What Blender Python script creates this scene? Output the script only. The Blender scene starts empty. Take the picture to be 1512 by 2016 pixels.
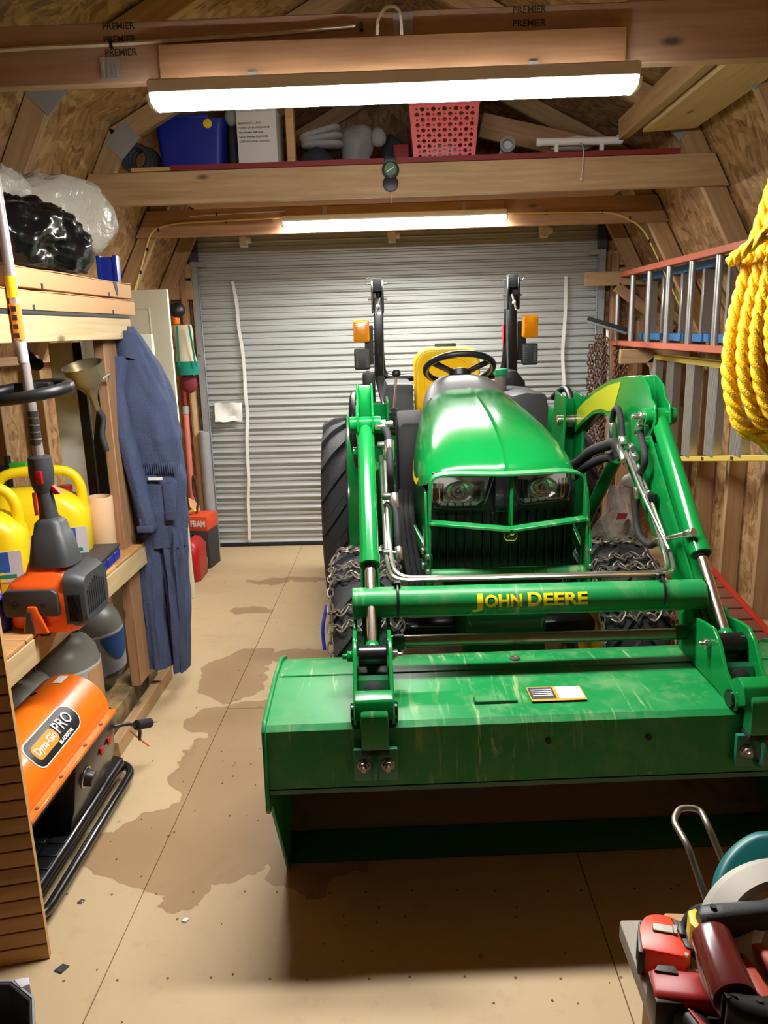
import bpy, bmesh, math, random
from mathutils import Matrix, Vector, noise
random.seed(7)
SC = bpy.context.scene
COL = SC.collection
PI = math.pi
def R(d): return math.radians(d)

# ------------------------------------------------------------------ camera, world, exposure
cd = bpy.data.cameras.new('camera'); cam = bpy.data.objects.new('camera', cd); COL.objects.link(cam)
cd.sensor_fit = 'HORIZONTAL'; cd.sensor_width = 36.0; cd.lens = 36.0 * 1514.0 / 1512.0
cd.clip_start = 0.05; cd.clip_end = 50
# columns = camera right, up, back axes in world space
_yw = Vector((35.0, 360.0, -1514.0)).normalized()
_zw = Vector((-0.022, 1.0, 0.0)); _zw = (_zw - _yw * _zw.dot(_yw)).normalized()
_xw = _yw.cross(_zw)
cam.matrix_world = Matrix(((_xw.x, _xw.y, _xw.z, 0), (_yw.x, _yw.y, _yw.z, 0), (_zw.x, _zw.y, _zw.z, 1.49), (0, 0, 0, 1)))
SC.camera = cam
wd = bpy.data.worlds.new('night'); SC.world = wd; wd.use_nodes = True
wd.node_tree.nodes['Background'].inputs[0].default_value = (0.02, 0.025, 0.035, 1)
wd.node_tree.nodes['Background'].inputs[1].default_value = 0.3
SC.view_settings.view_transform = 'Standard'; SC.view_settings.look = 'None'
SC.view_settings.gamma = 1.0; SC.view_settings.use_curve_mapping = False
SC.view_settings.exposure = 0.38
LAMP = 135.0          # strength of the two tube lights (emission of the diffusers)
try:
    SC.cycles.max_bounces = 6; SC.cycles.diffuse_bounces = 4; SC.cycles.glossy_bounces = 3
    SC.cycles.transmission_bounces = 4; SC.cycles.transparent_max_bounces = 6; SC.cycles.use_adaptive_sampling = True; SC.cycles.adaptive_threshold = 0.03; SC.cycles.sample_clamp_indirect = 4.0
    SC.cycles.use_light_tree = False; SC.cycles.caustics_reflective = False; SC.cycles.caustics_refractive = False
except Exception:
    pass

# ------------------------------------------------------------------ materials
def c(r, g, b):
    f = lambda x: (x / 255 / 12.92) if x / 255 <= .04045 else ((x / 255 + .055) / 1.055) ** 2.4
    return (f(r), f(g), f(b))
def sc(col, k): return tuple(min(1, x * k) for x in col)
class NT:
    def __init__(s, name):
        s.m = bpy.data.materials.new(name); s.m.use_nodes = True
        s.t = s.m.node_tree; s.n = s.t.nodes; s.b = s.n['Principled BSDF']
    def add(s, ty, **k):
        n = s.n.new(ty)
        for a, v in k.items(): setattr(n, a, v)
        return n
    def l(s, a, b): s.t.links.new(a, b)
    def val(s, sock, v):
        if hasattr(v, 'is_linked'): s.l(v, sock)
        else: sock.default_value = v
    def coord(s, scale=(1, 1, 1), rot=(0, 0, 0), loc=(0, 0, 0), rnd=True):
        tc = s.add('ShaderNodeTexCoord'); o = tc.outputs['Object']
        if rnd:
            oi = s.add('ShaderNodeObjectInfo'); mu = s.add('ShaderNodeVectorMath', operation='ADD')
            ml = s.add('ShaderNodeMath', operation='MULTIPLY'); ml.inputs[1].default_value = 37.0
            s.l(oi.outputs['Random'], ml.inputs[0]); s.l(o, mu.inputs[0]); s.l(ml.outputs[0], mu.inputs[1]); o = mu.outputs[0]
        mp = s.add('ShaderNodeMapping'); s.l(o, mp.inputs[0])
        mp.inputs['Scale'].default_value = scale; mp.inputs['Rotation'].default_value = rot; mp.inputs['Location'].default_value = loc
        return mp.outputs[0]
    def noise(s, co, scale, detail=3, rough=.55, dist=0):
        n = s.add('ShaderNodeTexNoise'); s.l(co, n.inputs['Vector']); n.inputs['Scale'].default_value = scale
        n.inputs['Detail'].default_value = detail; n.inputs['Roughness'].default_value = rough; n.inputs['Distortion'].default_value = dist
        return n.outputs[0]
    def ramp(s, f, stops):
        r = s.add('ShaderNodeValToRGB'); s.l(f, r.inputs[0]); e = r.color_ramp.elements
        while len(e) < len(stops): e.new(.5)
        for i, (p, col) in enumerate(stops):
            e[i].position = p; e[i].color = (*col, 1) if len(col) == 3 else col
        return r.outputs[0]
    def mix(s, f, a, b, mode='MIX'):
        m = s.add('ShaderNodeMix', data_type='RGBA', blend_type=mode)
        s.val(m.inputs[0], f)
        for i, v in ((6, a), (7, b)):
            if hasattr(v, 'is_linked'): s.l(v, m.inputs[i])
            else: m.inputs[i].default_value = (*v, 1)
        return m.outputs[2]
    def math(s, op, a, b=0.0):
        m = s.add('ShaderNodeMath', operation=op); s.val(m.inputs[0], a); s.val(m.inputs[1], b); return m.outputs[0]
    def bump(s, h, st, d=.01):
        b = s.add('ShaderNodeBump'); s.l(h, b.inputs['Height']); b.inputs['Strength'].default_value = st; b.inputs['Distance'].default_value = d
        s.l(b.outputs[0], s.b.inputs['Normal'])
    def out(s, col=None, rough=None, metal=None):
        for k, v in (('Base Color', col), ('Roughness', rough), ('Metallic', metal)):
            if v is None: continue
            if hasattr(v, 'is_linked'): s.l(v, s.b.inputs[k])
            else: s.b.inputs[k].default_value = (*v, 1) if isinstance(v, tuple) else v
        return s.m
def bw(a): return (a, a, a)
def mat(name, col, rough=.5, metal=0.0, var=.12, scale=9, bump=0.0, bs=60, coat=0.0, spec=.5, dirt=None, da=.5, rv=.0):
    """plain procedural material: soft colour variation, optional dirt and fine relief"""
    t = NT(name); co = t.coord(); n = t.noise(co, scale, 2)
    cc = t.mix(n, sc(col, 1 - var), sc(col, 1 + var))
    if dirt:
        d = t.noise(co, scale * .55, 4, .7); dm = t.ramp(d, [(da, bw(0)), (min(1, da + .16), bw(1))])
        cc = t.mix(dm, cc, dirt); rr = t.math('ADD', t.math('MULTIPLY', dm, .35), rough)
        t.out(cc, rr, metal)
    else:
        t.out(cc, rough, metal)
    if bump: t.bump(t.noise(co, bs, 1), bump)
    t.b.inputs['Coat Weight'].default_value = coat; t.b.inputs['Coat Roughness'].default_value = .08
    t.b.inputs['Specular IOR Level'].default_value = spec
    return t.m
def wood(name, a, b, knots=True, rough=.65, k=1.0, dirt=None):
    """sawn lumber, grain along local X"""
    t = NT(name); co = t.coord((1.3 * k, 22 * k, 22 * k)); g = t.noise(co, 2.2, 3, .6)
    co2 = t.coord((.5, 2.2, 2.2)); big = t.noise(co2, 1.5, 0)
    cc = t.ramp(g, [(.25, a), (.72, b)])
    cc = t.mix(t.math('MULTIPLY', big, .55), cc, sc(a, .78), 'MIX')
    oi = t.add('ShaderNodeObjectInfo'); hv = t.math('ADD', t.math('MULTIPLY', oi.outputs['Random'], .3), .84)
    hs = t.add('ShaderNodeHueSaturation'); t.l(hv, hs.inputs['Value']); t.l(cc, hs.inputs['Color']); cc = hs.outputs[0]
    if knots:
        v = t.add('ShaderNodeTexVoronoi'); t.l(t.coord((1.0, 2.6, 2.6)), v.inputs['Vector']); v.inputs['Scale'].default_value = 2.6
        kn = t.ramp(v.outputs['Distance'], [(.035, bw(1)), (.10, bw(0))]); cc = t.mix(kn, cc, sc(a, .33))
    if dirt:
        d = t.ramp(t.noise(t.coord((1, 1, 1)), 7, 5, .7), [(.42, bw(0)), (.6, bw(1))]); cc = t.mix(d, cc, dirt)
    t.out(cc, rough); return t.m
def osb(name, tones, scale=26):
    t = NT(name); co = t.coord((1, 1, 1))
    va = t.add('ShaderNodeVectorMath', operation='MULTIPLY_ADD')
    tn = t.add('ShaderNodeTexNoise'); t.l(co, tn.inputs['Vector']); tn.inputs['Scale'].default_value = 6; tn.inputs['Detail'].default_value = 1
    t.l(tn.outputs['Color'], va.inputs[0]); va.inputs[1].default_value = (.16, .16, .16); t.l(co, va.inputs[2])
    mp = t.add('ShaderNodeMapping'); t.l(va.outputs[0], mp.inputs[0]); mp.inputs['Rotation'].default_value = (.5, .4, .6); mp.inputs['Scale'].default_value = (1, 1.9, .55)
    v = t.add('ShaderNodeTexVoronoi'); t.l(mp.outputs[0], v.inputs['Vector']); v.inputs['Scale'].default_value = scale
    mp2 = t.add('ShaderNodeMapping'); t.l(va.outputs[0], mp2.inputs[0]); mp2.inputs['Rotation'].default_value = (-.7, .9, -.3); mp2.inputs['Scale'].default_value = (1.6, .5, 1.2)
    v2 = t.add('ShaderNodeTexVoronoi'); t.l(mp2.outputs[0], v2.inputs['Vector']); v2.inputs['Scale'].default_value = scale * .8
    s1 = t.add('ShaderNodeSeparateColor'); t.l(v.outputs['Color'], s1.inputs[0]); s2 = t.add('ShaderNodeSeparateColor'); t.l(v2.outputs['Color'], s2.inputs[0])
    f = t.math('ADD', t.math('MULTIPLY', s1.outputs[0], .55), t.math('MULTIPLY', s2.outputs[1], .45))
    n = len(tones); cc = t.ramp(f, [(.1 + .8 * i / (n - 1), x) for i, x in enumerate(tones)])
    t.out(cc, .7); return t.m
def glow(name, col, st):
    t = NT(name); t.b.inputs['Emission Color'].default_value = (*col, 1); t.b.inputs['Emission Strength'].default_value = st
    t.out(col, .5); return t.m

M = {}
PINE_A, PINE_B = c(170, 132, 90), c(208, 174, 130)
M['pine'] = wood('pine_lumber', PINE_A, PINE_B)
M['pine_light'] = wood('pale_pine_board', c(198, 166, 116), c(230, 206, 160))
M['pine_dark'] = wood('aged_pine_lumber', c(146, 106, 74), c(186, 144, 104))
M['pine_glare'] = wood('glare_greyed_pine', c(156, 126, 104), c(190, 158, 132))  # pine for the near tie beam, lamp glare greyed into its colour
M['osb'] = osb('osb_sheathing', [c(126, 92, 56), c(158, 120, 76), c(178, 140, 94), c(196, 160, 114)])
M['timber_worn'] = wood('weathered_timber', c(140, 108, 62), c(190, 160, 108), dirt=c(92, 84, 58))
M['ply'] = wood('plywood_deck', c(184, 132, 76), c(216, 168, 110), knots=False)
M['grey_wood'] = wood('grey_weathered_board', c(150, 142, 128), c(196, 188, 172), knots=False)
M['bead'] = wood('beadboard_brown', c(150, 104, 50), c(182, 134, 74), knots=False, rough=.42)
M['tan_board'] = wood('tan_board', c(196, 150, 96), c(222, 180, 124), knots=False)
M['galv'] = mat('galvanised_steel', c(164, 167, 168), .45, .35, .2, 14)
M['steel'] = mat('zinc_plated_steel', c(205, 202, 192), .25, .95, .12, 20)
M['chrome'] = mat('chromed_rod', c(222, 216, 212), .22, 1.0, .06, 20)
M['rodsteel'] = mat('bare_steel_rod', c(150, 142, 130), .38, .85, .2, 18, dirt=c(88, 66, 48), da=.6)
M['alu'] = mat('aluminium_rung', c(188, 188, 184), .36, .8, .12, 30)
M['black'] = mat('black_plastic', c(24, 24, 26), .42, 0, .2, 20)
M['black_matte'] = mat('matte_black_rubber', c(20, 20, 21), .75, 0, .2, 20)
M['black_gloss'] = mat('black_painted_steel', c(18, 18, 20), .28, 0, .2, 20, coat=.3)
M['dkgrey'] = mat('dark_grey_plastic', c(58, 60, 62), .5, 0, .1, 20, bump=.05, bs=300)
M['grey'] = mat('grey_plastic', c(112, 112, 110), .5, 0, .1, 20)
M['white'] = mat('white_plastic', c(228, 226, 218), .5, 0, .04, 10)
M['paint_white'] = mat('white_painted_steel', c(226, 226, 222), .45, 0, .04, 10)
M['door_white'] = mat('cream_painted_door', c(226, 224, 202), .5, 0, .04, 6, bump=.04, bs=90)
M['paper'] = mat('white_paper', c(226, 222, 214), .8, 0, .03, 10)
M['jdgreen'] = mat('green_tractor_paint', c(12, 122, 54), .17, 0, .06, 5, spec=.4)
def worngreen():
    """scuffed loader paint: dust film, fine scratches and runs down the sheet"""
    t = NT('scuffed_green_paint'); co = t.coord(rnd=False); base = t.mix(t.noise(co, 5, 3), c(14, 112, 56), c(24, 132, 66))
    run = t.ramp(t.noise(t.coord((26, 2.2, 3.0), rnd=False), 1.6, 4, .6, .8), [(.57, bw(0)), (.66, bw(1))])
    gate = t.ramp(t.noise(co, 3.4, 2), [(.44, bw(0)), (.58, bw(1))]); run = t.math('MULTIPLY', run, gate)
    dust = t.ramp(t.noise(co, 11, 5, .72), [(.48, bw(0)), (.74, bw(1))])
    cc = t.mix(t.math('MULTIPLY', dust, .42), base, c(120, 150, 104)); cc = t.mix(t.math('MULTIPLY', run, .55), cc, c(176, 186, 140))
    t.out(cc, t.math('ADD', t.math('MULTIPLY', dust, .2), .38)); t.b.inputs['Specular IOR Level'].default_value = .38; return t.m
M['jdgreen_worn'] = worngreen()
M['jdgreen_dark'] = mat('dark_green_paint', c(12, 78, 44), .45, 0, .12, 6)
M['teal_plate'] = mat('blue_green_hook_plate', c(30, 112, 86), .4, 0, .12, 8, dirt=c(86, 116, 96), da=.64)
M['jdyellow'] = mat('yellow_seat_vinyl', c(248, 205, 0), .34, 0, .05, 6, coat=.15)
M['yellow_print'] = mat('yellow_decal', c(240, 208, 20), .4, 0, .05, 20)
M['rubber'] = mat('tyre_rubber', c(46, 46, 48), .7, 0, .25, 12, bump=.15, bs=90, dirt=c(104, 98, 88), da=.60)
M['chain'] = mat('muddy_tyre_chain', c(150, 142, 130), .45, .55, .2, 60, dirt=c(150, 138, 116), da=.52)
M['rustchain'] = mat('rusty_chain', c(92, 62, 44), .6, .5, .35, 60)
M['worn_metal'] = mat('worn_bucket_steel', c(132, 116, 98), .65, .0, .25, 5, dirt=c(84, 74, 64), da=.58)
M['amber'] = mat('amber_lens', c(246, 160, 8), .22, 0, .08, 30, coat=.4)
M['lens'] = mat('headlight_reflector', c(214, 212, 206), .22, .7, .2, 35)
M['redp'] = mat('red_plastic', c(176, 24, 26), .38, 0, .1, 10)
M['redpaint'] = mat('red_painted_steel', c(196, 58, 40), .5, 0, .12, 10)
M['orange'] = mat('orange_enamel', c(244, 116, 22), .3, 0, .04, 6, coat=.3)
M['trim_orange'] = mat('orange_engine_cover', c(238, 92, 28), .32, 0, .04, 8, coat=.2)
M['yplastic'] = mat('yellow_can_plastic', c(240, 208, 22), .38, 0, .06, 7)
M['blue'] = mat('blue_plastic', c(26, 44, 150), .4, 0, .1, 8)
M['denim'] = mat('navy_blue_cotton', c(66, 76, 106), .9, 0, .14, 14, bump=.25, bs=160)
M['cardboard'] = mat('cardboard', c(214, 166, 118), .85, 0, .07, 6, bump=.04, bs=120)
M['teal'] = mat('teal_plastic', c(18, 108, 110), .36, 0, .06, 8)
M['beige'] = mat('beige_canvas', c(206, 196, 168), .9, 0, .06, 20)
M['tealcloth'] = mat('teal_canvas', c(10, 126, 104), .9, 0, .08, 20)
M['pink'] = mat('pink_basket_plastic', c(240, 104, 104), .45, 0, .04, 8)
M['tank'] = mat('grey_tank_paint', c(146, 146, 138), .38, 0, .08, 6)
M['rope'] = mat('yellow_polypropylene_rope', c(236, 186, 22), .55, 0, .16, 40, bump=.3, bs=220)
M['ladder_orange'] = mat('orange_fibreglass_rail', c(206, 112, 84), .5, 0, .06, 8)
M['ladder_yellow'] = mat('yellow_fibreglass_rail', c(226, 196, 84), .5, 0, .06, 8)
M['ladder_blue'] = mat('blue_fibreglass_rail', c(62, 122, 176), .5, 0, .06, 8)
M['ink'] = mat('dark_printed_ink', c(62, 52, 46), .8, 0, .1, 20)
M['whiteink'] = mat('white_printed_ink', c(235, 235, 230), .6, 0, .02, 20)
M['cable'] = mat('yellow_cable_sheath', c(222, 196, 108), .5, 0, .06, 20)
M['wcable'] = mat('white_cable_sheath', c(214, 206, 190), .5, 0, .06, 20)
M['bag'] = mat('black_bin_liner', c(12, 12, 15), .22, 0, .2, 10, bump=.35, bs=26)
M['reddish'] = mat('red_brown_tread', c(142, 84, 66), .7, 0, .2, 10)
M['olive'] = mat('dark_olive_cloth', c(52, 50, 38), .9, 0, .2, 12, bump=.2, bs=100)
M['brass'] = mat('old_brass', c(146, 132, 100), .4, .5, .2, 12)
M['maroon'] = mat('maroon_grip_tape', c(108, 38, 36), .24, 0, .12, 14, coat=.4)
M['reddrill'] = mat('red_tool_housing', c(170, 36, 34), .42, 0, .1, 12)
M['tape_orange'] = mat('orange_tape_case', c(236, 66, 26), .34, 0, .06, 12)
M['guard'] = mat('pale_grey_blade_guard', c(196, 190, 178), .36, .3, .1, 8)
M['loftdark'] = mat('charcoal_fabric', c(44, 44, 48), .85, 0, .2, 10, bump=.3, bs=30)
M['greyfab'] = mat('grey_fabric', c(142, 140, 138), .85, 0, .15, 12, bump=.3, bs=40)
M['redtrim'] = mat('red_painted_edge', c(128, 30, 28), .6, 0, .1, 10)
M['peach'] = mat('peach_tube', c(226, 186, 146), .7, 0, .05, 10)
M['dial'] = mat('green_compass_dial', c(96, 128, 104), .3, 0, .3, 60)
M['tread_alu'] = mat('ribbed_aluminium_tread', c(176, 170, 158), .5, .35, .12, 20)
M['orange_ink'] = mat('orange_printed_ink', c(236, 140, 30), .6, 0, .04, 20)
M['blue_ink'] = mat('blue_printed_ink', c(38, 92, 170), .6, 0, .2, 20)
M['label_grey'] = mat('pale_label', c(196, 194, 200), .6, 0, .06, 20)
M['red_ink'] = mat('orange_red_carton', c(214, 76, 34), .7, 0, .06, 10)
M['dark_carton'] = mat('charcoal_carton', c(52, 50, 52), .7, 0, .1, 10)
M['pinkpaint'] = mat('faded_red_paint', c(204, 112, 98), .6, 0, .12, 10)
M['diffuser'] = glow('lit_diffuser', (1.0, .985, .955), LAMP)
def plastic_sheet():
    t = NT('clear_crumpled_plastic'); co = t.coord(); n = t.noise(co, 12, 5, .6, .6)
    t.out(t.mix(n, c(196, 190, 176), c(232, 228, 216)), .2); t.b.inputs['Alpha'].default_value = .72
    t.bump(n, .8, .03); return t.m
M['sheet'] = plastic_sheet()
def bagmat():
    t = NT('thin_white_bag'); co = t.coord(); n = t.noise(co, 25, 4, .6, .5)
    t.out(t.mix(n, c(180, 174, 166), c(226, 222, 214)), .35); t.b.inputs['Alpha'].default_value = .85; t.bump(n, .6, .02); return t.m
M['poly'] = bagmat()
def glassmat():
    t = NT('headlight_glass'); t.out((.95, .96, .96), .03); t.b.inputs['Transmission Weight'].default_value = 1.0; t.b.inputs['IOR'].default_value = 1.3; return t.m
M['glass'] = glassmat()
def doormat():
    t = NT('galvalume_door_slat'); co = t.coord((.6, 6, 30)); n = t.noise(co, 2.5, 4)
    co2 = t.coord((1, 1, 1), rnd=True); n2 = t.noise(co2, 2.0, 3)
    cc = t.mix(n, c(172, 175, 172), c(198, 200, 196)); cc = t.mix(t.math('MULTIPLY', n2, .3), cc, c(150, 152, 148))
    t.out(cc, .42, .25); return t.m
M['doorslat'] = doormat()
def floormat():
    """beige painted sheet floor with wet patches, scuffs and nail heads"""
    t = NT('painted_sheet_floor'); tc = t.add('ShaderNodeTexCoord'); co = tc.outputs['Object']
    n = t.noise(co, 3.0, 5, .6); cc = t.mix(n, c(180, 156, 118), c(200, 174, 136))
    sm = t.ramp(t.noise(co, 14, 4, .65), [(.55, bw(0)), (.75, bw(1))]); cc = t.mix(t.math('MULTIPLY', sm, .22), cc, c(128, 106, 78))
    wn = t.add('ShaderNodeTexNoise'); t.l(co, wn.inputs['Vector']); wn.inputs['Scale'].default_value = 4.2; wn.inputs['Detail'].default_value = 5
    dv = t.add('ShaderNodeVectorMath', operation='MULTIPLY_ADD'); t.l(wn.outputs['Color'], dv.inputs[0]); dv.inputs[1].default_value = (.34, .34, 0); t.l(co, dv.inputs[2])
    tot = None
    for (x, y, rx, ry) in [(-.60, 2.36, .24, .40), (-.40, 2.62, .22, .26), (-.74, 2.02, .22, .2), (-.52, 2.0, .16, .15), (-.70, 2.78, .2, .13), (-.62, 1.92, .06, .2), (-.78, 3.2, .14, .28), (-.52, 3.35, .16, .10), (-.30, 1.98, .14, .16), (-.85, 4.0, .16, .07), (-.72, 4.5, .3, .05)]:
        mp = t.add('ShaderNodeMapping'); t.l(dv.outputs[0], mp.inputs[0])
        mp.inputs['Scale'].default_value = (1 / rx, 1 / ry, 0); mp.inputs['Location'].default_value = (-(x + .17) / rx, -(y + .17) / ry, 0)
        ln = t.add('ShaderNodeVectorMath', operation='LENGTH'); t.l(mp.outputs[0], ln.inputs[0])
        tot = ln.outputs['Value'] if tot is None else t.math('MINIMUM', tot, ln.outputs['Value'])
    w = t.ramp(tot, [(.0, bw(1)), (.93, bw(.85)), (.985, bw(1)), (1.0, bw(0))])
    cc = t.mix(t.math('MULTIPLY', w, .66), cc, c(128, 92, 54))
    v = t.add('ShaderNodeTexVoronoi'); t.l(co, v.inputs['Vector']); v.inputs['Scale'].default_value = 7
    sp = t.ramp(v.outputs['Distance'], [(.03, bw(1)), (.06, bw(0))]); cc = t.mix(t.math('MULTIPLY', sp, .6), cc, c(92, 74, 52))
    t.out(cc, t.math('SUBTRACT', .55, t.math('MULTIPLY', w, .12))); t.bump(n, .05, .004); return t.m
M['floor'] = floormat()
# ------------------------------------------------------------------ mesh helpers
def frame(d):
    d = d.normalized(); u = Vector((0, 0, 1)) if abs(d.z) < .9 else Vector((0, 1, 0))
    a = d.cross(u).normalized(); return a, a.cross(d)
class MB:
    def __init__(s): s.v = []; s.f = []
    def add(s, v, f, X=None):
        k = len(s.v); s.v += [X @ Vector(p) for p in v] if X is not None else [Vector(p) for p in v]
        s.f += [tuple(i + k for i in q) for q in f]; return s
    def bb(s, x0, x1, y0, y1, z0, z1, X=None):
        return s.add([(x0, y0, z0), (x1, y0, z0), (x1, y1, z0), (x0, y1, z0), (x0, y0, z1), (x1, y0, z1), (x1, y1, z1), (x0, y1, z1)],
                     [(0, 3, 2, 1), (4, 5, 6, 7), (0, 1, 5, 4), (1, 2, 6, 5), (2, 3, 7, 6), (3, 0, 4, 7)], X)
    def box(s, ctr, sz, X=None):
        a, b, d = ctr; x, y, z = sz; return s.bb(a - x / 2, a + x / 2, b - y / 2, b + y / 2, d - z / 2, d + z / 2, X)
    def bar(s, p0, p1, w, h, up=(0, 0, 1)):
        p0, p1, up = Vector(p0), Vector(p1), Vector(up); d = (p1 - p0); L = d.length; d.normalize()
        sd = d.cross(up).normalized(); u2 = sd.cross(d)
        X = Matrix(((d.x, sd.x, u2.x, p0.x), (d.y, sd.y, u2.y, p0.y), (d.z, sd.z, u2.z, p0.z), (0, 0, 0, 1)))
        return s.bb(0, L, -w / 2, w / 2, -h / 2, h / 2, X)
    def loft(s, rings, closed=True, caps=True):
        n = len(rings[0]); k = len(s.v)
        for r in rings: s.v += [Vector(p) for p in r]
        m = n if closed else n - 1
        for i in range(len(rings) - 1):
            for j in range(m):
                a = k + i * n + j; b = k + i * n + (j + 1) % n; s.f.append((a, b, b + n, a + n))
        if caps and closed:
            s.f.append(tuple(k + j for j in range(n))[::-1]); e = k + (len(rings) - 1) * n; s.f.append(tuple(e + j for j in range(n)))
        return s
    def cyl(s, p0, p1, r0, r1=None, n=16, caps=True):
        p0, p1 = Vector(p0), Vector(p1); r1 = r0 if r1 is None else r1; a, b = frame(p1 - p0)
        return s.loft([[p + a * (r * math.cos(2 * PI * i / n)) + b * (r * math.sin(2 * PI * i / n)) for i in range(n)] for p, r in ((p0, r0), (p1, r1))], True, caps)
    def tube(s, pts, r, n=8, closed=False, caps=True):
        P = [Vector(p) for p in pts]; N = len(P); rings = []; a = None
        for i in range(N):
            if closed: d = P[(i + 1) % N] - P[i - 1]
            else: d = P[min(i + 1, N - 1)] - P[max(i - 1, 0)]
            if d.length < 1e-9: d = Vector((0, 0, 1))
            d.normalize()
            if a is None: a, b = frame(d)
            else:
                a = a - d * a.dot(d); a.normalize(); b = a.cross(d)
            rr = r[i] if isinstance(r, (list, tuple)) else r
            rings.append([P[i] + a * (rr * math.cos(2 * PI * j / n)) + b * (rr * math.sin(2 * PI * j / n)) for j in range(n)])
        if closed: rings.append(rings[0]); caps = False
        return s.loft(rings, True, caps)
    def lathe(s, prof, org=(0, 0, 0), ax=(0, 0, 1), n=24, caps=True):
        o = Vector(org); ax = Vector(ax).normalized(); a, b = frame(ax)
        return s.loft([[o + ax * h + a * (r * math.cos(2 * PI * i / n)) + b * (r * math.sin(2 * PI * i / n)) for i in range(n)] for r, h in prof], True, caps)
    def prism(s, poly, axis, a, b, X=None):
        n = len(poly)
        if axis == 'x': g = lambda t, p: (t, p[0], p[1])
        elif axis == 'y': g = lambda t, p: (p[0], t, p[1])
        else: g = lambda t, p: (p[0], p[1], t)
        v = [g(a, p) for p in poly] + [g(b, p) for p in poly]
        f = [tuple(range(n))[::-1], tuple(range(n, 2 * n))] + [(i, (i + 1) % n, n + (i + 1) % n, n + i) for i in range(n)]
        return s.add(v, f, X)
    def sph(s, ctr, r, nu=14, nv=10, X=None):
        r = (r, r, r) if not isinstance(r, (tuple, list)) else r; o = Vector(ctr); rings = []
        for i in range(nv + 1):
            t = PI * (i + .001) / (nv + .002); rings.append([(o.x + r[0] * math.sin(t) * math.cos(2 * PI * j / nu), o.y + r[1] * math.sin(t) * math.sin(2 * PI * j / nu), o.z - r[2] * math.cos(t)) for j in range(nu)])
        if X is not None: rings = [[X @ Vector(p) for p in q] for q in rings]
        return s.loft(rings)
    def torus(s, ctr, R0, r, ax=(0, 0, 1), n=28, m=10, a0=0, a1=2 * PI):
        ctr = Vector(ctr); a, b = frame(Vector(ax)); full = abs(a1 - a0 - 2 * PI) < 1e-6
        k = n if full else n + 1
        return s.tube([ctr + a * (R0 * math.cos(a0 + (a1 - a0) * i / n)) + b * (R0 * math.sin(a0 + (a1 - a0) * i / n)) for i in range(k)], r, m, full)
    def sheet(s, grid, th=0.0):
        """grid of points -> sheet with thickness along the vertex normals"""
        nu, nv = len(grid), len(grid[0]); g = [[Vector(p) for p in r] for r in grid]
        def nrm(i, j):
            du = g[min(i + 1, nu - 1)][j] - g[max(i - 1, 0)][j]; dv = g[i][min(j + 1, nv - 1)] - g[i][max(j - 1, 0)]
            q = du.cross(dv); return q.normalized() if q.length > 1e-12 else Vector((0, 0, 1))
        k = len(s.v); s.v += [p for r in g for p in r]; N = nu * nv
        for i in range(nu - 1):
            for j in range(nv - 1):
                s.f.append((k + i * nv + j, k + (i + 1) * nv + j, k + (i + 1) * nv + j + 1, k + i * nv + j + 1))
        if th:
            s.v += [g[i][j] - nrm(i, j) * th for i in range(nu) for j in range(nv)]
            for i in range(nu - 1):
                for j in range(nv - 1):
                    s.f.append((k + N + i * nv + j, k + N + i * nv + j + 1, k + N + (i + 1) * nv + j + 1, k + N + (i + 1) * nv + j))
            rim = [(i, 0) for i in range(nu)] + [(nu - 1, j) for j in range(1, nv)] + [(i, nv - 1) for i in range(nu - 2, -1, -1)] + [(0, j) for j in range(nv - 2, 0, -1)]
            for q in range(len(rim)):
                a = rim[q]; b = rim[(q + 1) % len(rim)]; ia = k + a[0] * nv + a[1]; ib = k + b[0] * nv + b[1]
                s.f.append((ib, ia, ia + N, ib + N))
        return s
    def xf(s, X): s.v = [X @ p for p in s.v]; return s
    def build(s, name, m, parent=None, bev=0, seg=2, smooth=True, ang=38, X=None, kind=None):
        me = bpy.data.meshes.new(name); me.from_pydata(s.v, [], s.f)
        bm = bmesh.new(); bm.from_mesh(me); bmesh.ops.recalc_face_normals(bm, faces=bm.faces)
        if bev:
            ed = [e for e in bm.edges if len(e.link_faces) == 2 and e.calc_face_angle(0) > R(28)]
            bmesh.ops.bevel(bm, geom=ed, offset=bev, segments=seg, affect='EDGES', profile=.6, clamp_overlap=True)
        bm.to_mesh(me); bm.free()
        if smooth:
            me.shade_smooth(); me.set_sharp_from_angle(angle=R(ang))
        me.materials.append(M[m] if isinstance(m, str) else m)
        return link(name, me, parent, X, kind)
WM = {}
CF = [Matrix.Identity(4)]
def link(name, me, parent=None, X=None, kind=None):
    o = bpy.data.objects.new(name, me); COL.objects.link(o)
    W = CF[0] if X is None else (CF[0] @ X)
    if parent is None and me is not None:      # a top-level mesh: origin at the middle of its base
        xs = [v.co.x for v in me.vertices]; ys = [v.co.y for v in me.vertices]; zs = [v.co.z for v in me.vertices]
        q = Vector(((min(xs) + max(xs)) / 2, (min(ys) + max(ys)) / 2, min(zs)))
        me.transform(Matrix.Translation(-q)); W = W @ Matrix.Translation(q)
    o.matrix_basis = W; WM[o.name] = W.copy()
    if parent is not None:
        o.parent = parent; o.matrix_parent_inverse = WM[parent.name].inverted()
    if kind: o['kind'] = kind
    return o
def tag(o, label, cat, group=None):
    o['label'] = label; o['category'] = cat
    if group: o['group'] = group
    return o
def thing(name, label, cat, loc=(0, 0, 0), rz=0, group=None):
    o = link(name, None, None, Matrix.Translation(Vector(loc)) @ Matrix.Rotation(rz, 4, 'Z')); o.empty_display_size = .1
    return tag(o, label, cat, group)
def struct(o): o['kind'] = 'structure'; return o
def lab(o, t): o['label'] = t; return o
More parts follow.
